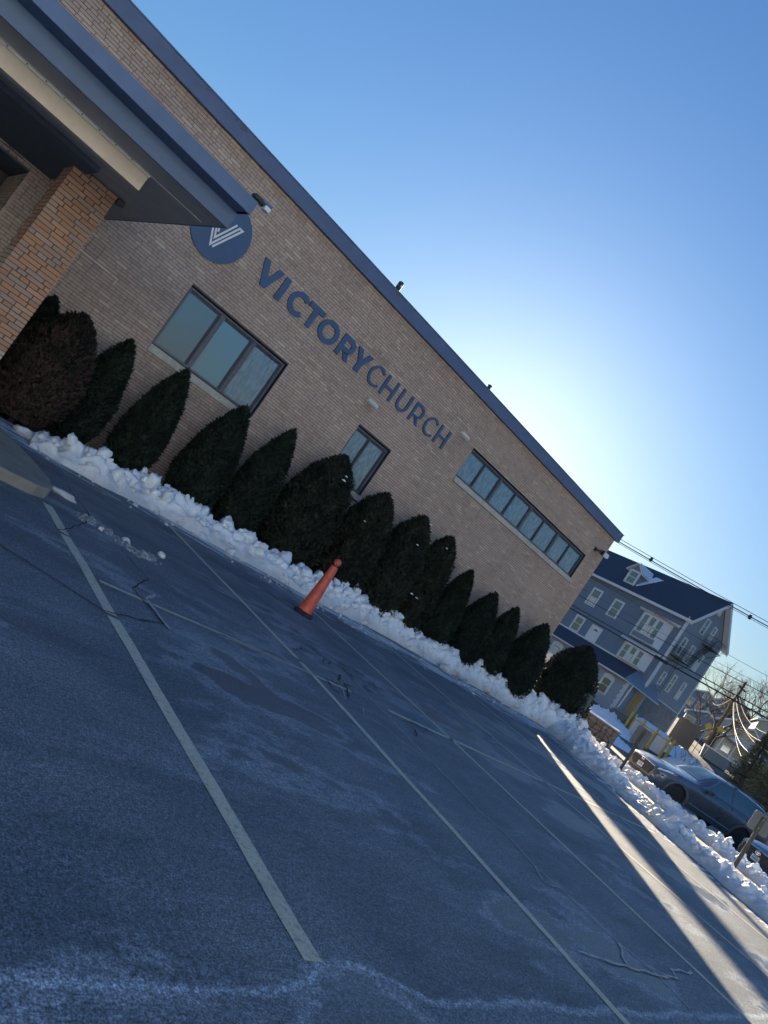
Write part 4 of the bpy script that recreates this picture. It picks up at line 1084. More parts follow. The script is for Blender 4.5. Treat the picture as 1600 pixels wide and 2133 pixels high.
        for s0 in (1.52, 2.86, 3.72):
            L = [surf(s0+.01*k, v) for k, v in enumerate(np.linspace(.7, 3.0, 14))]
            MB().tube([(p.x, (p.y+.001)*sd, p.z) for p in L], .0045, 4).build('door_gap', M['black'], t)
        h = patch(lambda k: .045+.02*k, lambda k: .62-.08*k, 2.52, 2.86, 14, 3, .010, '', None, None, sd); h.build('headlight', M['lens'], t, smooth=True)
        h = patch(.50, .66, 2.55, 2.78, 4, 2, .013, '', None, None, sd); h.build('side_marker', M['redlens'], t, smooth=True)
        h = patch(lambda k: .07, lambda k: .30-.05*k, 1.15, 2.0, 8, 5, .012, '', None, None, sd); h.build('lamp_recess', M['black'], t, smooth=True)
        h = patch(lambda k: .12, lambda k: .22, 1.35, 1.85, 4, 4, .020, '', None, None, sd); h.build('fog_lamp', M['lens'], t, smooth=True)
        rr = MB().tube([(2.45, .60*sd, 1.66), (2.6, .60*sd, 1.70), (4.1, .58*sd, 1.68), (4.2, .575*sd, 1.645)], .018, 6); rr.build('roof_rail', M['chrome'], t)
        for x in (2.9, 3.9): MB().box(x, x+.1, .57*sd-.03, .57*sd+.03, 1.66, 1.73).build('rail_foot', M['black'], t)
    # windscreen
    V = []; ns, nv = 12, 14
    for i in range(ns+1):
        for j in range(-nv, nv+1):
            k = i/ns; ss = 1.60+.70*k; vv = 4.18+.82*(1-abs(j)/nv)
            p = surf(ss, vv); V.append((p.x-.012, p.y*(1 if j >= 0 else -1), p.z+.008))
    m = MB(); m.v = V; w_ = 2*nv+1
    m.f = [(i*w_+j, (i+1)*w_+j, (i+1)*w_+j+1, i*w_+j+1) for i in range(ns) for j in range(2*nv)]
    m.build('windscreen', M['carglass'], t, smooth=True)
    MB().tube([(1.72, -.1, 1.245), (1.86, .42, 1.335)], .008, 5).build('wiper', M['black'], t)
    # grille: hexagonal mesh of bars over a dark plate
    g = MB(); g.prism([(-.60, .80), (.60, .80), (.66, .70), (.50, .47), (-.50, .47), (-.66, .70)], -.022, .02, lambda a, b, d: (d, a, b)); gr = g.build('grille', M['black'], t, bevel=.01)
    bars = MB()
    for k in range(-6, 7):
        x = k*.095
        for z0 in (.50, .57, .64, .71):
            o = .0475*(int(round((z0-.5)/.07)) % 2)
            if abs(x+o) < .52: bars.box(-.034, -.023, x+o-.03, x+o+.03, z0, z0+.012).box(-.034, -.023, x+o-.034, x+o-.024, z0-.03, z0+.04)
    bars.build('grille_bars', M['cladding'], t)
    MB().tube([(-.02, -.70, .80), (-.03, 0, .835), (-.02, .70, .80)], .016, 6).build('chrome_strip', M['chrome'], t)
    pl_ = MB().box(-.050, -.040, -.155, .155, .50, .655).build('number_plate', M['plate'], t, bevel=.004)
    ik = MB()
    for k in range(5): ik.box(-.0515, -.0505, -.11+k*.046, -.085+k*.046, .54, .60)
    ik.box(-.0515, -.0505, -.09, .09, .622, .636); ik.build('plate_lettering', M['ink'], pl_)
    MB().box(-.02, .12, -.62, .62, .30, .42).build('lower_intake', M['black'], t, bevel=.02)
    MB().box(-.035, .1, -.40, .40, .27, .30).build('skid_plate', M['metal'], t, bevel=.01)
    return t
def oval_badge(t, kind):
    n = 36; z = .765 if kind == 'slant' else .745; bm_ = MB(); rx, rz_ = .085, .052
    if kind == 'tri': rx, rz_ = .085, .058
    pts = lambda a, b: [( -.045, a*math.cos(2*PI*k/n), z+b*math.sin(2*PI*k/n)) for k in range(n+1)]
    bm_.tube(pts(rx, rz_), .008, 5, cap=False)
    if kind == 'slant':
        bm_.tube([(-.045, -.052, z-.035), (-.045, -.030, z+.040)], .008, 5); bm_.tube([(-.045, .030, z-.040), (-.045, .052, z+.035)], .008, 5); bm_.tube([(-.045, -.040, z-.008), (-.045, .040, z+.008)], .008, 5)
    else:
        bm_.tube([(-.046, .060*math.cos(2*PI*k/n), z+.014+.022*math.sin(2*PI*k/n)) for k in range(n+1)], .007, 5, cap=False)
        bm_.tube([(-.047, .024*math.cos(2*PI*k/n), z+.046*math.sin(2*PI*k/n)) for k in range(n+1)], .007, 5, cap=False)
    bm_.build('badge', M['chrome'], t)
t = make_car('parked_car', (24.24, 10.93, .13), -58.9, 'slate blue sport utility car with a dark mesh grille parked nose to the snow bank', M['paint']); oval_badge(t, 'slant')
t = make_car('parked_car', (23.10, 6.45, -.08), -58.9, 'darker blue car cut off by the right edge, its plate just above the snow bank', M['paint2']); oval_badge(t, 'tri')
t = make_car('parked_car', (44.6, 12.2, .62), 60, 'white car roof and window behind the slate blue car at the right edge', M['paint3'])

# ================================================================== STONE WALL, RAILING
M['stone'] = None
def mat_stone():
    t = NT('field_stone'); f = t.t.nodes.new('ShaderNodeObjectInfo').outputs['Random']
    c = t.ramp(f, [(0, (.16, .15, .14)), (.3, (.24, .21, .17)), (.6, (.30, .27, .23)), (.8, (.20, .20, .21)), (1, (.36, .31, .25))])
    c = t.mix(.5, c, t.ramp(t.tex(12, 5, .7, t.geo()), [(.3, .7), (.7, 1.3)]), 'MULTIPLY'); t.base(c); t.set(Roughness=.9); t.bump(t.tex(30, 5, .7, t.geo()), .8, .02); return t.m
M['stone'] = mat_stone()
A = Vector((27.5, 22.6, 0)); B = Vector((32.25, 16.1, 0)); dv = (B-A).normalized(); Lw = (B-A).length
t = empty('stone_wall', (A.x, A.y, 0), math.atan2(dv.y, dv.x), 'low field-stone wall with a snow-topped coping, ending between the lone conifer and the grey sign', 'wall')
MB().box(0, Lw, .03, .42, -.2, .90).build('core', M['mortar'], t)
rr = random.Random(8)
cols = int(Lw/.27); rows = 4; GP = {}
for i in range(cols+1):
    for j in range(rows+1):
        x = i*Lw/cols; z = .06+j*.21
        if 0 < i < cols: x += rr.uniform(-.135, .135)
        if 0 < j < rows: z += rr.uniform(-.10, .10)
        GP[i, j] = (x, z)
for i in range(cols):
    for j in range(rows):
        if rr.random() < .0: continue
        q = [GP[i, j], GP[i+1, j], GP[i+1, j+1], GP[i, j+1]]; cx = sum(p[0] for p in q)/4; cz = sum(p[1] for p in q)/4
        e = [(cx+(a-cx)*.90, cz+(b-cz)*.90) for a, b in q]
        pp = []
        for k in range(4):     # cut corners so every stone is an irregular octagon
            a, b, c = e[k-1], e[k], e[(k+1) % 4]; f = rr.uniform(.12, .3)
            pp += [(b[0]+(a[0]-b[0])*f, b[1]+(a[1]-b[1])*f), (b[0]+(c[0]-b[0])*f, b[1]+(c[1]-b[1])*f)]
        d = -rr.uniform(0, .04); m = MB(); n = len(pp)
        m.v = [(a, .04, b) for a, b in pp]+[(a, d+.015, b) for a, b in pp]+[(cx+(a-cx)*.75, d-.012, cz+(b-cz)*.75) for a, b in pp]
        m.f = [(k, (k+1) % n, n+(k+1) % n, n+k) for k in range(n)]+[(n+k, n+(k+1) % n, 2*n+(k+1) % n, 2*n+k) for k in range(n)]+[tuple(range(2*n, 3*n))]
        m.build('stone', M['stone'], t)
MB().box(-.05, Lw+.05, -.06, .48, .905, .985).build('coping', M['concrete'], t, bevel=.01)
sn = MB(); n = 60
for i in range(n+1):
    x = Lw*i/n; h = .05+.03*noise.noise((x*1.5, 0, 3))
    sn.v += [(x, -.05, .986), (x, .0, .986+h), (x, .4, .986+h*1.1), (x, .47, .986)]
for i in range(n):
    for k in range(3): sn.f.append((4*i+k, 4*i+k+1, 4*i+5+k, 4*i+4+k))
o = sn.build('snow_cap', M['snow'], t, smooth=True)
t = empty('iron_railing', (A.x+dv.x*1.0+.14, A.y+dv.y*1.0+.09, 1.0), math.atan2(dv.y, dv.x), 'black iron railing standing on the stone wall behind the conifers', 'railing')
MB().box(0, 4.0, -.02, .02, .66, .70).build('top_rail', M['black'], t); MB().box(0, 4.0, -.015, .015, .08, .11).build('bottom_rail', M['black'], t)
for k in range(27): MB().box(k*.15, k*.15+.035, -.012, .012, -.02, .80 if k % 9 == 0 else .66).build('picket', M['black'], t)

def at(az, R): return (math.sin(R_(az))*R, math.cos(R_(az))*R)
# lattice panel beyond the corner
t = empty('lattice_panel', (40.5, 28.0, .8), R_(-80), 'white criss-cross lattice panel seen behind the lone conifer', 'lattice')
lt = MB()
for k in range(-14, 26):
    x = k*.12
    for sgn in (1, -1):
        a = Vector((x if sgn > 0 else x+1.6, 0, 0)); b = a+Vector((1.6*sgn, 0, 1.6))
        # clip to 0..2.0 in x
        ts = [0, 1]; dx = b.x-a.x
        t0 = max(0, min((0-a.x)/dx, (2.-a.x)/dx)); t1 = min(1, max((0-a.x)/dx, (2.-a.x)/dx))
        if t1 > t0+.02: lt.tube([a.lerp(b, t0)+Vector((0, .01*sgn, 0)), a.lerp(b, t1)+Vector((0, .01*sgn, 0))], .012, 4)
lt.build('slats', M['white'], t)['kind'] = 'stuff'
MB().box(-.04, 2.04, -.03, .03, -.06, 0).box(-.04, 2.04, -.03, .03, 1.6, 1.66).box(-.05, 0, -.03, .03, 0, 1.6).box(2., 2.05, -.03, .03, 0, 1.6).build('frame', M['white'], t)

# ================================================================== BOLLARDS AND CONTAINER
M['yellow'] = plain('yellow_paint', (.62, .40, .045), .5, var=.12, bump=.1)
bl = [(50.11,25.01,.85),(50.24,24.73,.85),(50.52,24.16,.85),(50.94,23.27,.82),(51.32,22.41,.85),(51.45,22.11,.85)]
names = ['first yellow bollard at the left end of the white container', 'second, thinner yellow bollard at the left end of the white container', 'third yellow bollard, rising behind the grey sign back', 'yellow bollard in the middle of the white container front', 'yellow bollard at the right end of the white container, left of the last one', 'last yellow bollard, beside the heap of snow and shrubs']
for (x, y, z), nm in zip(bl, names):
    t = empty('bollard', (x, y, z), 0, nm, 'bollard', 'yellow bollards round the white container')
    r = .06 if 'thinner' in nm else .09
    MB().lathe([(r, -.2), (r, 1.5), (r*.85, 1.56), (r*.4, 1.59)], 14).build('post', M['yellow'], t)
    MB().lathe([(r*1.03, 1.30), (r*1.03, 1.33)], 14).build('band', M['trim'], t)
P0 = Vector((51.05, 25.1, .75)); P1 = Vector((52.15, 22.75, .75)); d = (P1-P0); Lc = d.length
t = empty('container', P0, math.atan2(d.y, d.x), 'low white panelled container with snow and a pale tarpaulin on its lid', 'container')
for k in range(3): MB().box(k*Lc/3+.015, (k+1)*Lc/3-.015, 0, .05, .12, 1.40).build('front_panel', M['white'], t, bevel=.01)
MB().box(.02, Lc-.02, .06, 2.0, .1, 1.38).build('body', M['trim'], t); MB().box(0, Lc, -.02, 2.0, -.2, .11).build('base', M['black'], t)
MB().box(-.02, Lc+.02, -.03, -.001, 1.28, 1.345).build('rail', M['yellow'], t)
sn = MB(); n = 16
for i in range(n+1):
    for j in range(n+1):
        x = Lc*i/n; y = 2.1*j/n; sn.v.append((x, y-.03, 1.385+(.30*math.sin(PI*j/n)**.6+.06*noise.noise((x*2, y*2, 0)))*(min(1, i/2, (n-i)/2)*.7+.3)))
sn.f = [(i*(n+1)+j, (i+1)*(n+1)+j, (i+1)*(n+1)+j+1, i*(n+1)+j+1) for i in range(n) for j in range(n)]
sn.build('snow_cover', M['snow'], t, smooth=True)

# snow heaps far right
def heap(x, y, rx, ry, h, lab, sd, kind='stuff'):
    V = []; n = 28
    for i in range(n+1):
        for j in range(n+1):
            a, b = i/n*2-1, j/n*2-1; r = math.hypot(a, b); p = max(0, 1-r)**.7 if r < 1 else 0
            px, py = x+a*rx, y+b*ry
            V.append((px, py, th(px, py)-.06+p*h*(.8+.5*lump(px*.8+sd, py*.8, 0))))
    Fq = [(i*(n+1)+j, (i+1)*(n+1)+j, (i+1)*(n+1)+j+1, i*(n+1)+j+1) for i in range(n) for j in range(n)]
    tag(link('snow_heap', quick_mesh('snow_heap', V, Fq, M['snow'], True)), lab, 'snow', kind='stuff')
heap(47.3, 25.0, 2.2, 2.6, .55, 'snow heap spilling down beside the container and the stone wall', 2.)
heap(52.2, 20.6, 2.0, 1.8, .9, 'snow heap with shrubs beyond the last yellow bollard', 5.)
heap(38.0, 20.5, 4.5, 2.4, .35, 'thin snow cover on the verge beside the driveway', 7.)
heap(64, 27, 3.4, 1.2, .5, 'snow along the far kerb below the brown fence', 9.)
t = empty('bare_shrub', (52.5, 20.7, .9), 0, 'tangle of bare twigs sticking out of the far snow heap', 'shrub')
sh = MB(); rr = random.Random(5)
for k in range(90):
    a = rr.uniform(0, 6.28); l = rr.uniform(.4, 1.1); b0 = Vector((rr.uniform(-1.2, 1.2), rr.uniform(-.9, .9), .1)); sh.tube([b0, b0+Vector((math.cos(a)*l*.5, math.sin(a)*l*.5, l)), b0+Vector((math.cos(a)*l*.9, math.sin(a)*l*.8, l*1.3))], .014, 4, r2=.004, cap=False)
sh.build('twigs', M['bark'], t)['kind'] = 'stuff'

# ================================================================== BLUE HOUSE
M['siding'] = plain('vinyl_siding_blue', (.20, .25, .33), .6, var=.05, scale=1.5)
M['siding_t'] = plain('vinyl_siding_grey', (.30, .33, .38), .6, var=.05, scale=1.5)
M['shingle'] = plain('roof_shingle', (.05, .065, .10), .85, var=.18, scale=20, bump=.5, bscale=8)
M['stucco'] = plain('stucco_grey', (.38, .41, .45), .85, var=.08, scale=8, bump=.3)
M['winglass'] = mat_glass('house_window_glass', (.03, .04, .05), .05, .0)
M['curtain'] = plain('window_blind', (.75, .72, .60), .8)
M['door_y'] = plain('ochre_door', (.48, .33, .13), .5); M['wood'] = plain('grey_brown_boards', (.19, .15, .12), .85, var=.25, scale=9, bump=.4)
M['plaster'] = plain('weathered_plaster', (.22, .22, .23), .9, var=.25, scale=2, bump=.3)
M['lit'] = mat_emit('lit_window', (1, .75, .35), 1.4)
HC = (60.704, 30.644)
house = empty('apartment_house', (HC[0], HC[1], 0), R_(-8), 'three-storey blue clapboard house with dark roof, white trim and a small dormer', 'house')
GZ = .9; EZ = 12.1
def clap(parent, x0, x1, y0, y1, z0, z1, axis, mat, name='siding', step=.14, holes=()):
    m = MB(); z = z0
    while z < z1-.01:
        zt = min(z+step, z1); sp = free_spans((z+zt)/2, *( (y0, y1) if axis == 'x' else (x0, x1)), [(a, b, c+.02, d) for a, b, c, d in holes])
        for a, b in sp:
            if axis == 'x':   # faces -X at x0
                m.hexa([(x0-.045,a,z),(x0+.02,a,z),(x0+.02,b,z),(x0-.045,b,z),(x0-.012,a,zt),(x0+.02,a,zt),(x0+.02,b,zt),(x0-.012,b,zt)])
            else:
                m.hexa([(a,y0-.045,z),(b,y0-.045,z),(b,y0+.02,z),(a,y0+.02,z),(a,y0-.012,zt),(b,y0-.012,zt),(b,y0+.02,zt),(a,y0+.02,zt)])
        z = zt
    o = m.build(name, mat, parent); o['kind'] = 'stuff'; return o
MB().box(.03, 6.13, .03, 15, GZ, EZ).build('body', M['siding'], house)
gm = MB(); gm.prism([(.03, EZ), (6.13, EZ), (3.08, 15.2)], .03, 14.97, lambda a, b, d: (a, d, b)); gm.build('gable', M['siding'], house)
clap(house, 0, 0, .14, 15, 5.9, EZ, 'x', M['siding'])
m = MB(); z = 4.73
while z < 15.2:
    zt = z+.14; k = 0 if zt <= EZ else (zt-EZ)/(15.2-EZ); a, b = .0+3.08*k, 6.14-3.06*k
    if b-a > .1: m.hexa([(a,-.045,z),(b,-.045,z),(b,.02,z),(a,.02,z),(a,-.012,zt),(b,-.012,zt),(b,.02,zt),(a,.02,zt)])
    z = zt
o = m.build('siding', M['siding_t'], house); o['kind'] = 'stuff'
# roof
rm = MB(); oh, rk = .42, .60
sl = (15.30-EZ)/3.08
def rp(x): return EZ+.12+sl*(x if x < 3.08 else 6.16-x)
rm.hexa([(-oh,-rk,rp(-oh)-.0),(3.08,-rk,rp(3.08)),(3.08,15.4,rp(3.08)),(-oh,15.4,rp(-oh)),(-oh,-rk,rp(-oh)+.10),(3.08,-rk,rp(3.08)+.12),(3.08,15.4,rp(3.08)+.12),(-oh,15.4,rp(-oh)+.10)])
rm.hexa([(3.082,-rk,rp(3.08)),(6.16+oh,-rk,rp(6.16+oh)),(6.16+oh,15.4,rp(6.16+oh)),(3.082,15.4,rp(3.08)),(3.082,-rk,rp(3.08)+.12),(6.16+oh,-rk,rp(6.16+oh)+.10),(6.16+oh,15.4,rp(6.16+oh)+.10),(3.082,15.4,rp(3.08)+.12)])
rm.build('roof', M['shingle'], house)
tr = MB()
tr.box(-oh-.10, -oh-.002, -rk, 15.4, rp(-oh)-.13, rp(-oh)+.12)                      # gutter
tr.box(-oh, -.001, -.02, 15.4, EZ-.30, EZ-.22)                                   # soffit
tr.box(-.05, -.002, .14, 15.4, EZ-.215, EZ+.05)
for s in (0, 1):        # rake boards
    x0, x1 = (-oh, 3.08) if not s else (3.085, 6.16+oh)
    tr.hexa([(x0,-rk-.05,rp(x0)-.28),(x1,-rk-.05,rp(x1)-.28),(x1,-rk-.003,rp(x1)-.28),(x0,-rk-.003,rp(x0)-.28),(x0,-rk-.05,rp(x0)+.10),(x1,-rk-.05,rp(x1)+.12),(x1,-rk-.003,rp(x1)+.12),(x0,-rk-.003,rp(x0)+.10)])
    tr.hexa([(x0,-rk,rp(x0)-.20),(x1,-rk,rp(x1)-.20),(x1,-.05,rp(x1)-.20),(x0,-.05,rp(x0)-.20),(x0,-rk,rp(x0)-.14),(x1,-rk,rp(x1)-.14),(x1,-.05,rp(x1)-.14),(x0,-.05,rp(x0)-.14)])
tr.build('eaves', M['trim'], house)
MB().box(-.075, .13, .0, .13, 4.8, EZ-.25).box(-.02, .13, -.075, -.003, 4.8, EZ-.2).build('corner_board', M['trim'], house)
MB().box(6.02, 6.17, -.07, -.003, 2.0, EZ-.2).build('corner_board', M['trim'], house)
MB().tube([(-oh-.03, -.2, EZ+.0), (-.25, -.12, EZ-.45), (-.14, -.10, EZ-.6), (-.14, -.10, 4.9)], .05, 8).build('downpipe', M['trim'], house)
def hwin(a, b, z0, z1, face='x', off=0., tw=.17, sash=True, curtain=0, arch=False, name='window', parent=None):
    P = (lambda u, d, z: (off-d, u, z)) if face == 'x' else (lambda u, d, z: (u, off-d, z))
    def bx(m, u0, u1, d0, d1, za, zb):
        q = [P(u0,d0,za),P(u1,d0,za),P(u1,d1,za),P(u0,d1,za),P(u0,d0,zb),P(u1,d0,zb),P(u1,d1,zb),P(u0,d1,zb)]; m.hexa(q)
    m = MB(); bx(m, a, a+tw, .047, .09, z0, z1); bx(m, b-tw, b, .047, .09, z0, z1); bx(m, a+tw, b-tw, .047, .09, z1-tw, z1); bx(m, a+tw, b-tw, .047, .10, z0, z0+tw*.6)
    if arch:
        n = 14; u0, u1 = a, b
        pts = [(u1, z1)]+[(a+(b-a)*(.5+.5*math.cos(PI*k/n)), z1+.28*math.sin(PI*k/n)) for k in range(n+1)]+[(u0, z1)]
        mm = [P(u, .047, z) for u, z in pts]; m2 = [P(u, .09, z) for u, z in pts]; bb = len(m.v); m.v += mm+m2; L = len(pts)
        m.f += [tuple(range(bb, bb+L)), tuple(range(bb+2*L-1, bb+L-1, -1))]+[(bb+k, bb+(k+1) % L, bb+L+(k+1) % L, bb+L+k) for k in range(L)]
    root = m.build(name, M['trim'], parent or house)
    g = MB(); bx(g, a+tw, b-tw, .046, .052, z0+tw*.6, z1-tw); g.build('pane', M['winglass'], root)
    if sash:
        s = MB(); zc = (z0+z1)/2; bx(s, a+tw, b-tw, .053, .075, zc-.03, zc+.03); bx(s, a+tw, a+tw+.04, .053, .07, z0+tw*.6, z1-tw); bx(s, b-tw-.04, b-tw, .053, .07, z0+tw*.6, z1-tw); s.build('sash', M['trim'], root)
    if curtain:
        c = MB(); zc = (z0+z1)/2; bx(c, a+tw+.1, b-tw-.1 if curtain == 1 else b-tw-.02, .0525, .056, z0+tw*.8, zc-.05 if curtain != 3 else z1-tw-.05); c.build('blind', M['curtain'], root)
    return root
hwin(9.43, 10.76, 8.90, 10.78, curtain=1); hwin(6.55, 7.82, 8.88, 10.71); hwin(9.38, 10.66, 5.98, 7.6); hwin(12.3, 13.5, 8.9, 10.78)
# upper door
dr = MB().box(-.09, -.047, 7.0, 8.4, 5.98, 7.48).build('door', M['trim'], house); MB().box(-.12, -.092, 7.2, 8.1, 6.0, 7.30).build('door_leaf', M['white'], dr)
fl = MB(); n = 10; fl.prism([(7.65+.28*math.cos(PI*k/n), 6.98+.22*math.sin(PI*k/n)) for k in range(n+1)], -.128, -.122, lambda a, b, d: (d, a, b)); fl.build('fanlight', M['winglass'], dr)
# dormer
dm = MB(); dm.hexa([(.25,7.1,12.45),(3.0,7.1,12.45),(3.0,8.5,12.45),(.25,8.5,12.45),(.25,7.1,14.1),(2.3,7.1,14.1),(2.3,8.5,14.1),(.25,8.5,14.1)])
dm.prism([(7.1, 14.1), (8.5, 14.1), (7.8, 14.75)], .25, 2.7, lambda a, b, d: (d, a, b)); dmo = dm.build('dormer', M['siding'], house)
hwin(7.12, 8.48, 12.62, 14.08, off=.29, tw=.2, parent=dmo, name='dormer_window')
for sgn in (-1, 1):
    e = MB(); y0, y1 = 7.8, 7.8+sgn*1.0; zt, zb = 14.86, 13.93
    e.hexa([(-.05,y0,zt-.12),(2.9,y0,zt-.12),(2.6,y1,zb-.12),(-.05,y1,zb-.12),(-.05,y0,zt),(2.9,y0,zt),(2.6,y1,zb),(-.05,y1,zb)]); e.build('dormer_roof', M['trim'], dmo)
sn = MB(); sn.hexa([(-.03,7.75,14.87),(2.8,7.75,14.87),(2.5,6.82,13.97),(.3,6.82,13.97),(-.03,7.75,14.93),(2.8,7.75,14.95),(2.5,6.82,14.06),(.3,6.82,14.06)]); sn.build('dormer_snow', M['snow'], dmo)
n = 18; sn = MB()
for k in range(n+1):
    x = .35+1.9*k/n; zz = rp(x)+.12
    w = .12+.75*(k/n)*(1+.25*noise.noise((k*.9, 0, 0)))
    sn.v += [(x, 7.08, zz+.05), (x, 7.08-w, zz+.03), (x, 7.08-w-.03, zz-.01)]
for k in range(n):
    for q in range(2): sn.f.append((3*k+q, 3*k+q+1, 3*k+q+4, 3*k+q+3))
sn.build('snow_drift', M['snow'], dmo)
# bays
def bay(z0, z1, zr, proj, name, crown):
    b = MB(); pts = [(0, .85), (-proj, 1.25), (-proj, 3.75), (0, 4.35)]
    b.prism(pts, z0, z1, lambda a, c, d: (a, c, d)); bo = b.build(name, M['trim'], house)
    r = MB(); e = .28; r.hexa([(-.0,.35,z1+.02),(-.0,4.9,z1+.02),(-proj-e,4.2,z1+.02),(-proj-e,.95,z1+.02),(0,.30,zr),(0,4.95,zr),(-proj-e*1.1,4.3,z1+.12),(-proj-e*1.1,.85,z1+.12)]); r.build('bay_roof', M['trim'], bo)
    for a in (1.38, 2.18, 2.98): hwin(a, a+.66, z0+(.62 if crown else .1), z1-.18, off=-proj+.046, tw=.05, parent=bo, curtain=(2 if abs(a-2.18) < .01 else 0))
    return bo
b1 = bay(8.25, 10.8, 11.12, .62, 'bay', True); b2 = bay(5.95, 7.6, 8.05, .62, 'bay', False)
MB().box(-.68, -.625, 1.3, 3.7, 8.32, 8.78).build('bay_panel', M['siding'], b1)
MB().tube([(-.96, 1.0, 10.82), (-.97, 2.2, 10.95), (-.96, 2.6, 10.93)], .03, 6).build('orange_trim', M['redlens'], b1)
# pent roof and ground floor
MB().box(-.09, -.046, 1.45, 15, 5.82, 5.97).build('belt_course', M['trim'], house)
pr = MB(); pr.hexa([(-1.7,1.0,4.42),(0,1.5,4.42),(0,15,4.42),(-1.7,15,4.42),(-1.7,1.0,4.52),(-.002,1.5,5.86),(-.002,15,5.86),(-1.7,15,4.52)]); pr.build('pent_roof', M['shingle'], house)
pr = MB(); pr.v = [(-1.7,.99,4.52),(0,1.49,5.86),(.95,-.08,5.68),(.55,-1.55,4.30),(-1.7,.99,4.42),(0,1.49,4.4),(.95,-.08,4.4),(.55,-1.55,4.2)]
pr.f = [(0,1,2,3),(4,5,6,7),(0,3,7,4),(3,2,6,7),(0,1,5,4)]; pr.build('pent_roof', M['siding'], house)
MB().box(-1.75, -1.702, 1.0, 15, 4.40, 4.54).tube([(-1.72, 1.0, 4.47), (.55, -1.58, 4.25)], .05, 6).tube([(0, 1.49, 5.88), (.95, -.1, 5.70)], .05, 6).build('pent_fascia', M['trim'], house)
lb = MB().box(-1.2, -.01, .55, 15, GZ, 4.44); lb.build('ground_floor', M['stucco'], house)
for a, b in ((2.03, 3.3), (4.35, 5.6), (8.85, 10.2), (6.6, 7.8)): hwin(a, b, 2.36, 3.95, off=-1.2+.046-.0, tw=.19, arch=True, curtain=3 if a != 2.03 else 0)
qn = []
for k in range(12):
    w = .34 if k % 2 else .46; MB().box(-1.235, -1.202, .57, .57+w, 1.35+k*.25, 1.35+k*.25+.235).build('quoin', M['trim'], house)
MB().tube([(-1.45, .15, 2.1), (-1.35, .1, 4.4)], .07, 8).build('porch_post', M['trim'], house)
MB().box(-.03, .02, -.55, .50, 1.95, 4.3).build('porch_wall', M['stucco'], house); MB().box(-.06, -.031, -.35, .30, 2.1, 4.1).build('porch_door', M['door_y'], house)
st_ = MB()
for k in range(5): st_.box(-1.6-k*.28, .9, -1.2, .5, 1.9-.2*(k+1), 1.9-.2*k-.003)
st_.build('porch_steps', M['concrete'], house)
# gable wall base and windows
MB().box(.06, 6.13, -.03, .02, 1.0, 4.72).build('foundation_wall', M['plaster'], house)
MB().box(.0, 6.16, -.07, -.046, 4.70, 4.78).build('drip_board', M['trim'], house)
for a, b, c, d, cu in ((1.97,2.75,11.65,13.15,0),(3.52,4.15,11.58,13.04,2),(.68,1.40,8.85,10.53,0),(2.25,2.95,8.75,10.45,0),(3.95,4.70,8.65,10.37,2),(.86,1.52,5.78,7.05,0),(2.38,3.05,5.70,7.42,0),(4.14,4.78,5.66,7.42,2)):
    hwin(a, b, c, d, 'y', tw=.13, curtain=cu)
vt = MB().box(2.85, 3.3, -.075, -.046, 13.95, 14.5).build('gable_vent', M['trim'], house)
# fire escape
fe = empty('fire_escape', (HC[0], HC[1], 0), R_(-8), 'black iron fire escape zigzagging up the gable wall of the blue house', 'fire escape')
def rail(m, pts, hgt=.95, n=8):
    for a, b in zip(pts, pts[1:]):
        a, b = Vector(a), Vector(b)
        for h in (hgt, hgt*.5): m.tube([a+Vector((0, 0, h)), b+Vector((0, 0, h))], .022, 4)
        for k in range(n+1): p = a.lerp(b, k/n); m.tube([p, p+Vector((0, 0, hgt))], .014, 4)
for (x0, x1, z) in ((.2, 2.1, 8.55), (3.3, 5.1, 11.1)):
    m = MB(); m.box(x0, x1, -1.05, -.06, z-.05, z)
    rail(m, [(x0, -.08, z), (x0, -1.03, z), (x1, -1.03, z)])
    for x in (x0+.1, x1-.1): m.tube([(x, -1.0, z-.05), (x, -.06, z-.8)], .03, 4)
    m.build('landing', M['black'], fe)
m = MB()
for y in (-1.0, -.45): m.tube([(1.95, y, 8.6), (3.5, y, 11.1)], .035, 4)
rail(m, [(1.95, -1.0, 8.6), (3.5, -1.0, 11.1)], .8, 12)
for k in range(13): x = 1.95+1.55*k/12; z = 8.6+2.5*k/12; m.box(x-.09, x+.09, -1.0, -.45, z-.015, z+.015)
m.build('stair', M['black'], fe)
m = MB()
for x in (.28, .62): m.tube([(x, -.95, 5.2), (x, -.95, 9.4)], .025, 4)
for k in range(15): m.tube([(.28, -.95, 5.3+k*.28), (.62, -.95, 5.3+k*.28)], .015, 4)
m.build('ladder', M['black'], fe)

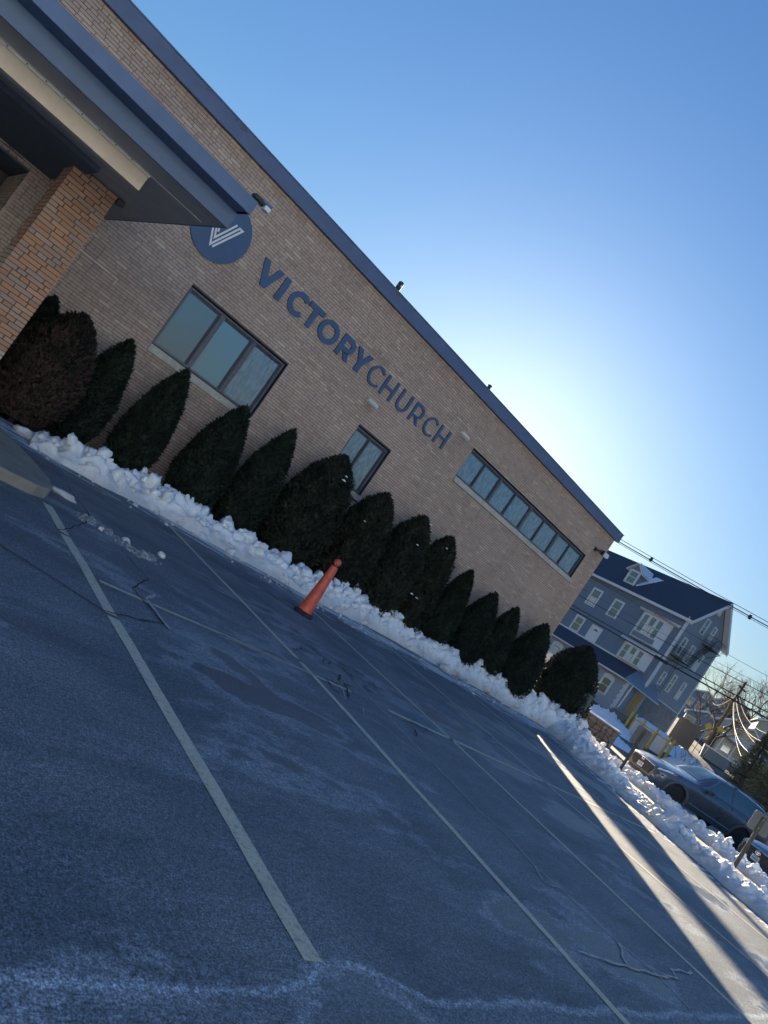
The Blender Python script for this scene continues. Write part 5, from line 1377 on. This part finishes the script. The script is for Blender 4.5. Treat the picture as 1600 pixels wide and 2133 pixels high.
# ================================================================== BACKGROUND
def bare_tree(x, y, z, H, seed, label, spread=.5, depth=6, r0=.22, group='bare winter trees on the hill', lean=(0, 0)):
    rr = random.Random(seed); m = MB(); tw = MB()
    def grow(p, d, L, r, lv):
        n = 3; pts = [p]; q = p.copy()
        for i in range(n):
            d = (d+Vector((rr.uniform(-1, 1), rr.uniform(-1, 1), rr.uniform(-.3, .7)))*.13).normalized(); q = q+d*L/n; pts.append(q.copy())
        (m if lv < 3 else tw).tube(pts, r, 6 if lv < 2 else 4 if lv < 4 else 3, r2=r*.62, cap=False)
        if lv >= depth: return
        k = 3 if lv < 1 else rr.choice((2, 2, 3)) if lv < 4 else 2
        for i in range(k):
            a = rr.uniform(0, 6.28); t = d.orthogonal().normalized(); t = Matrix.Rotation(a, 3, d) @ t
            nd = (d+t*spread*rr.uniform(.7, 1.5)+Vector((0, 0, .12))).normalized(); bs = pts[-1] if i < 2 else pts[2]
            grow(bs, nd, L*rr.uniform(.66, .86), r*(.62 if i < 2 else .5), lv+1)
    grow(Vector((0, 0, -.3)), Vector((lean[0], lean[1], 1)).normalized(), H*.26, r0, 0)
    t = empty('bare_tree', (x, y, z), 0, label, 'tree', group)
    m.build('trunk', M['bark'], t, smooth=True); o = tw.build('crown', M['bark'], t, smooth=True); return t
for i, (az, Rr, H, sp, lab) in enumerate(((67.6, 128, 12.5, .55, 'fine-twigged bare tree nearest to the gable of the blue house'), (68.6, 120, 11, .6, 'rounded bare tree second from the blue house'), (69.6, 131, 14, .5, 'broad bare tree in the middle of the row on the hill'), (70.7, 122, 13, .55, 'bare tree left of the tallest dark-limbed one'), (71.7, 112, 15.5, .45, 'tallest bare tree with thick dark limbs at the right'), (72.9, 118, 14, .55, 'bare tree cut by the right edge above the evergreen'), (66.9, 112, 8, .6, 'low bare tree just beside the corner board of the blue house'))):
    x, y = at(az, Rr); bare_tree(x, y, th(x, y), H, 20+i, lab, sp, 7, .26)
x, y = at(68.6, 88); bare_tree(x, y, th(x, y), 8.0, 77, 'gnarled dark street tree beside the yellow warning signs', .6, 6, .28, lean=(-.25, .1))
x, y = at(67.4, 84); bare_tree(x, y, th(x, y), 6.5, 78, 'smaller dark street tree before the blue-grey cottage', .6, 6, .18, lean=(.2, 0))

def cottage(az, Rr, w, dpt, h, rise, rz, wall, label, wins, snow=True, door=None, porch=False, zoff=-.4):
    x, y = at(az, Rr); z = th(x, y)+zoff
    t = empty('cottage', (x, y, z), R_(rz), label, 'house')
    MB().box(-w/2, w/2, 0, dpt, 0, h).build('wall', wall, t)
    g = MB(); g.prism([(-w/2, h), (w/2, h), (0, h+rise)], 0, dpt, lambda a, b, d: (a, d, b)); g.build('gable', wall, t)
    for s in (-1, 1):
        r = MB(); r.hexa([(0,-.3,h+rise),(s*(w/2+.3),-.3,h-.1),(s*(w/2+.3),dpt+.3,h-.1),(0,dpt+.3,h+rise),(0,-.3,h+rise+.14),(s*(w/2+.3),-.3,h+.04),(s*(w/2+.3),dpt+.3,h+.04),(0,dpt+.3,h+rise+.14)])
        r.build('roof', M['snow'] if snow else M['shingle'], t)
        r = MB(); r.hexa([(0,-.36,h+rise-.1),(s*(w/2+.3),-.36,h-.2),(s*(w/2+.3),-.301,h-.2),(0,-.301,h+rise-.1),(0,-.36,h+rise+.12),(s*(w/2+.3),-.36,h+.02),(s*(w/2+.3),-.301,h+.02),(0,-.301,h+rise+.12)]); r.build('rake_board', M['trim'], t)
    for (a, c, ww, hh) in wins:
        f = MB().box(a-ww/2-.1, a+ww/2+.1, -.06, -.002, c-hh/2-.1, c+hh/2+.1).build('window', M['trim'], t); MB().box(a-ww/2, a+ww/2, -.075, -.061, c-hh/2, c+hh/2).build('pane', M['winglass'], f); MB().box(a-ww/2, a+ww/2, -.085, -.076, c-.03, c+.03).build('sash', M['trim'], f)
    if door: f = MB().box(door-.55, door+.55, -.06, -.002, 0, 2.3).build('door', M['trim'], t); MB().box(door-.42, door+.42, -.08, -.061, .05, 2.15).build('door_leaf', M['winglass'], f)
    if porch:
        MB().hexa([(-w/2-.1,-1.9,2.55),(w/2+.1,-1.9,2.55),(w/2+.1,-.05,2.75),(-w/2-.1,-.05,2.75),(-w/2-.1,-1.9,2.66),(w/2+.1,-1.9,2.66),(w/2+.1,-.05,3.1),(-w/2-.1,-.05,3.1)]).build('porch_roof', M['snow'], t)
        for k in range(4): MB().box(-w/2+.1+k*(w-.3)/3, -w/2+.22+k*(w-.3)/3, -1.8, -1.68, 0, 2.56).build('porch_post', M['trim'], t)
        for k in range(int(w/.25)): MB().box(-w/2+k*.25, -w/2+k*.25+.06, -1.78, -1.74, .1, .95).build('baluster', M['trim'], t)
        MB().box(-w/2, w/2, -1.8, -1.72, .95, 1.02).build('porch_rail', M['trim'], t)
    return t
M['wall1'] = plain('blue_grey_wall', (.22, .28, .36), .8); M['wall2'] = plain('pale_grey_wall', (.42, .45, .48), .8); M['wall3'] = plain('cream_wall', (.52, .48, .36), .8); M['wall4'] = plain('teal_roof_wall', (.16, .22, .26), .8)
cottage(67.55, 97, 4.0, 7, 2.6, 1.1, -66, M['wall1'], 'small blue-grey cottage with a dark door on the far street', [(-1.3, 1.5, .9, 1.2), (1.35, 1.4, .8, 1.2)], door=0)
cottage(66.85, 118, 6, 8, 4.2, 1.6, -66, M['wall1'], 'snow-roofed house uphill behind the gable corner of the blue house', [(-1.5, 3.2, .9, 1.1), (0, 3.2, .9, 1.1), (1.5, 3.2, .9, 1.1), (0, 5.0, .6, .7)])
cottage(68.8, 124, 7, 8, 5.0, 2.4, -66, M['wall2'], 'pale grey gabled house in the middle of the far hillside', [(0, 5.6, .8, .9), (-1.8, 3.0, 1., 1.3), (1.8, 3.0, 1., 1.3)])
cottage(69.2, 100, 4.4, 7, 3.3, 1.4, -66, M['wall2'], 'white house with a railed porch right of the warning signs', [(-1.2, 1.8, .8, 1.4), (1.2, 1.8, .8, 1.4), (0, 3.6, .6, .6)], door=0, porch=True)
cottage(70.4, 92, 4.6, 7, 3.4, 1.5, -66, M['wall3'], 'cream house half hidden by the evergreen on the far street', [(-1.3, 1.8, .8, 1.4), (1.3, 1.8, .8, 1.4)], snow=False, porch=True)
cottage(72.0, 96, 5.5, 7, 6.2, 1.4, -66, M['wall3'], 'tall cream house at the right edge above the evergreen', [(-1.3, 4.8, .8, 1.4), (1.3, 4.8, .8, 1.4), (-1.3, 2.2, .8, 1.4)], snow=False)
# brown fence
A = Vector((*at(66.2, 74.5), 0)); B = Vector((*at(67.75, 75.5), 0)); d = B-A; A.z = 2.6
t = empty('board_fence', A, math.atan2(d.y, d.x), 'tall brown board fence at the foot of the blue house gable', 'fence')
nb = int(d.length/.14)
for k in range(nb): MB().box(k*.14, k*.14+.13, 0, .025, -.5, 2.25+.02*((k*7) % 3)).build('board', M['wood'], t)
MB().box(0, d.length, .03, .09, 1.9, 2.0).build('rail', M['wood'], t)
A = Vector((*at(70.9, 58), 2.1)); B = Vector((*at(73.6, 52), 1.8)); d = B-A
t = empty('board_fence', A, math.atan2(d.y, d.x), 'long brown board fence below the evergreen behind the parked cars', 'fence')
for k in range(int(d.length/.15)): MB().box(k*.15, k*.15+.14, 0, .025, -.6, 1.75).build('board', M['wood'], t)
MB().box(0, d.length, .03, .09, 1.3, 1.4).build('rail', M['wood'], t)
# dumpster, dark
x, y = at(69.35, 78); t = empty('skip', (x, y, th(x, y)), R_(-66), 'dark refuse skip with a white rim on the far pavement', 'skip')
MB().hexa([(-1.2,-.6,0),(1.2,-.6,0),(1.2,.6,0),(-1.2,.6,0),(-1.35,-.75,1.15),(1.35,-.75,1.15),(1.35,.75,1.15),(-1.35,.75,1.15)]).build('body', M['wall4'], t); MB().box(-1.38, 1.38, -.8, -.752, 1.05, 1.16).build('rim', M['trim'], t)
# warning signs
for az, el, Rr, lab in ((66.0+2.0, 5.44, 75, 'left yellow diamond warning sign on the far street'), (68.72, 5.80, 75, 'right yellow diamond warning sign on the far street')):
    x, y = at(az, Rr); z = th(x, y); t = empty('warning_sign', (x, y, z), R_(-66), lab, 'sign', 'yellow diamond signs on the far street')
    h = el-z; MB().box(-.03, .03, .0, .05, 0, h).build('post', M['post'], t)
    m = MB(); m.prism([(-.36, h), (0, h-.36), (.36, h), (0, h+.36)], -.02, -.002, lambda a, b, d: (a, d, b)); m.build('panel', M['yellow'], t)
# utility pole
x, y = at(68.45, 79); t = empty('utility_pole', (x, y, th(x, y)), 0, 'wooden utility pole hung with pale cables between the two warning signs', 'pole')
MB().tube([(0, 0, -.3), (0, 0, 8.2)], .16, 10, r2=.11).build('pole', M['bark'], t); MB().box(-.9, .9, -.06, .06, 7.4, 7.54).build('crossarm', M['bark'], t)
MB().lathe([(.2, 5.9), (.22, 6.0), (.22, 6.7), (.1, 6.8)], 12, c=(.3, -.1, 0)).build('transformer', M['signback'], t)
M['cable'] = plain('pale_cable', (.5, .46, .38), .4); M['wire'] = plain('black_wire', (.02, .025, .035), .5)  # pale cable colour stands in for sunlight on the thin cables
def sag(a, b, s, n=14): a, b = Vector(a), Vector(b); return [a.lerp(b, k/n)-Vector((0, 0, 4*s*(k/n)*(1-k/n))) for k in range(n+1)]
px, py = at(68.45, 79); pz = th(px, py)
for i, (az, Rr, z, s, zz, lab) in enumerate(((72.2, 62, 7.2, 1.2, 6.9, 'top pale cable looping right from the utility pole'), (72.0, 60, 6.3, 1.3, 6.5, 'second pale cable looping right from the utility pole'), (72.4, 61, 5.6, 1.0, 6.3, 'third pale cable looping right from the utility pole'), (70.6, 66, 4.4, .5, 6.2, 'steep pale cable dropping to the cream house'), (67.4, 84, 8.2, .8, 7.0, 'pale cable looping left from the utility pole'), (71.3, 58, 4.6, 1.0, 6.0, 'lowest pale cable slanting down to the right'))):
    x, y = at(az, Rr); o = MB().tube(sag((px, py, pz+zz), (x, y, z), s), .013, 5).build('cable', M['cable']); tag(o, lab, 'cable', 'sunlit cables round the utility pole')
# power lines crossing in front of the blue house
wires = [((41.28,28.21,11.40),(46.22,19.06,11.53),.020,'uppermost thin power line'),((41.30,28.17,11.20),(46.27,18.93,11.30),.034,'thick bundled power line just under the topmost'),((41.32,28.16,11.10),(46.29,18.89,11.19),.016,'thin power line under the thick bundled one'),
 ((41.42,28.01,8.17),(46.8,17.59,8.63),.012,'thin line across the second-floor windows of the blue house'),((41.34,28.13,6.72),(46.99,17.08,7.63),.024,'dark line across the middle of the blue house'),((41.38,28.07,5.93),(47.15,16.64,6.76),.036,'upper of the two thick dark cables'),((41.35,28.11,5.69),(47.21,16.46,6.42),.050,'lower and thickest of the two dark cables'),((44.3,23.6,7.55),(47.0,17.2,8.05),.010,'hair-thin line low on the gable of the blue house')]
for a, b, r, lab in wires:
    a, b = Vector(a), Vector(b); d = b-a; a2, b2 = a-d*1.2, b+d*1.0; a2.z += .35; b2.z += .35
    k = MB().tube(sag(a2, b2, .38+.0*r, 30), r, 6).build('power_line', M['wire']); tag(k, lab+' strung across the street', 'cable', 'power lines before the blue house')
for x, y, z, lab in ((42.6, 25.9, 11.28, 'left spacer clamp on the bundled power line'), (45.75, 19.95, 11.26, 'right spacer clamp on the bundled power line')):
    t = empty('line_spacer', (x, y, z), 0, lab, 'clamp'); MB().box(-.04, .04, -.08, .08, -.14, .16).tube([(0, -.16, 0), (0, .16, 0)], .02, 5).build('clamp', M['wire'], t)
t = empty('splice_box', (44.55, 22.6, 6.05), math.atan2(-11.4, 5.7), 'dark splice case hanging on the thick lower cable', 'cable box')
MB().tube([(-.45, 0, 0), (-.38, 0, 0), (.38, 0, 0), (.45, 0, 0)], .10, 10).build('case', M['black'], t)
# evergreen at the right edge
def needle_tree(x, y, z, H, R, seed, label, n=11000):
    rr = np.random.default_rng(seed); t = empty('evergreen', (x, y, z), 0, label, 'tree'); V = []; Fq = []
    h = rr.random(n)**.8; a = rr.random(n)*6.283; lv = np.floor(h*11); prof = R*(1-h)**.8*(.55+.45*((np.sin(a*5+lv*2.1)+1)/2))*(.75+.35*rr.random(n)); rad = prof*rr.random(n)**.35
    c = np.stack([rad*np.cos(a), rad*np.sin(a), h*H-.22*rad+.1*np.sin(a*3+lv)], 1)
    d = np.stack([np.cos(a), np.sin(a), -.15+0*a], 1)+rr.normal(0, .45, (n, 3)); d /= np.linalg.norm(d, axis=1)[:, None]; w = np.cross(d, rr.normal(0, 1, (n, 3))); w /= np.linalg.norm(w, axis=1)[:, None]
    s = rr.uniform(.12, .30, n)[:, None]; V = np.stack([c-w*.018, c+w*.018, c+d*s+w*.006, c+d*s-w*.006], 1).reshape(-1, 3)
    me = quick_mesh('crown', V, np.arange(4*n).reshape(-1, 4), M['pine'], False); at_ = me.attributes.new('tone', 'FLOAT', 'FACE'); at_.data.foreach_set('value', rr.random(n).astype(np.float32)*.8); link('crown', me, t)
    MB().tube([(0, 0, -.3), (0, 0, H)], .2, 8, r2=.03).build('trunk', M['bark'], t)
    lb = MB()
    for k in range(46): hh = rr.random()*.85; aa = rr.random()*6.283; L = R*(1-hh)**.8*.9; lb.tube([(0, 0, hh*H), (L*math.cos(aa), L*math.sin(aa), hh*H-.2*L)], .035, 4, r2=.01, cap=False)
    lb.build('limbs', M['bark'], t); return t
M['pine'] = mat_foliage('pine_needles', (.07, .08, .05), (.26, .26, .15))
x, y = at(73.1, 49); needle_tree(x, y, th(x, y), 6.0, 2.2, 3, 'loose evergreen with sunlit needles at the right edge')
x, y = at(71.4, 53); needle_tree(x, y, th(x, y), 5.6, 1.7, 9, 'smaller evergreen with bright tips left of the big one', 6000)

for x, y, H, R, sd, lab in ((38.2, 30.2, 9.6, .95, 61, 'tall slender spruce behind the church, throwing the broad shadow over the lot'), (41.5, 30.5, 8.6, .30, 67, 'thin columnar spruce behind the church, right of the broad one')):  # added out of sight to cast the shadow bands on the lot
    t = empty('spruce', (x, y, th(x, y)-.3), 0, lab, 'tree'); me = crown('crown', H, R, sd, 7000, .12, 3.2, .8); me.materials.append(M['hedge']); link('crown', me, t); MB().tube([(0, 0, -.2), (0, 0, H*.7)], .1, 8, r2=.04).build('trunk', M['bark'], t)
# added behind the photographer: pale houses and snow for bounce light, bare trees
for i, (x, y, w, h, wl_) in enumerate(((-27, -15, 13, 9.5, 'palewall'), (-12, -14.5, 13, 10.0, 'palewall'), (2.5, -15, 12, 9.8, 'palewall'))):
    t = empty('row_house', (x, y, 0), PI, ['pale blue three-storey house across the lot, farthest left', 'pale blue three-storey house across the lot, middle of three', 'pale blue three-storey house across the lot, right of three'][i], 'house')
    MB().box(-w/2, w/2, 0, 9, 0, h).build('wall', M[wl_], t)
    g = MB(); g.prism([(-.3, h-.05), (9.3, h-.05), (4.5, h+2.4)], -w/2-.3, w/2+.3, lambda a, b, d: (d, a, b)); g.build('roof', M['shingle'], t)
    for c in (-4, 0, 4):
        for z in (1.8, 4.8, 7.8): f = MB().box(c-.55, c+.55, -.05, -.003, z-.8, z+.8).build('window', M['trim'], t); MB().box(c-.42, c+.42, -.07, -.051, z-.68, z+.68).build('pane', M['winglass'], f)
lw = MB(); lw.v = [(-60, -60, .05), (9, -60, .05), (10, -8, .05), (-60, -8, .05)]; lw.f = [(0, 1, 2, 3)]  # added unseen snow sheet, bounces sunlight towards the facade
tag(lw.build('snow_field', M['snow']), kind='structure')
for i, (x, y) in enumerate(((-34, -12), (22, -30), (38, -34))): bare_tree(x, y, 0, 11, 50+i, ['bare tree across the lot, left of the camera', 'bare tree across the lot, right behind the camera', 'bare tree across the lot near the street'][i], .55, 6, .22, group='bare trees behind the lot')
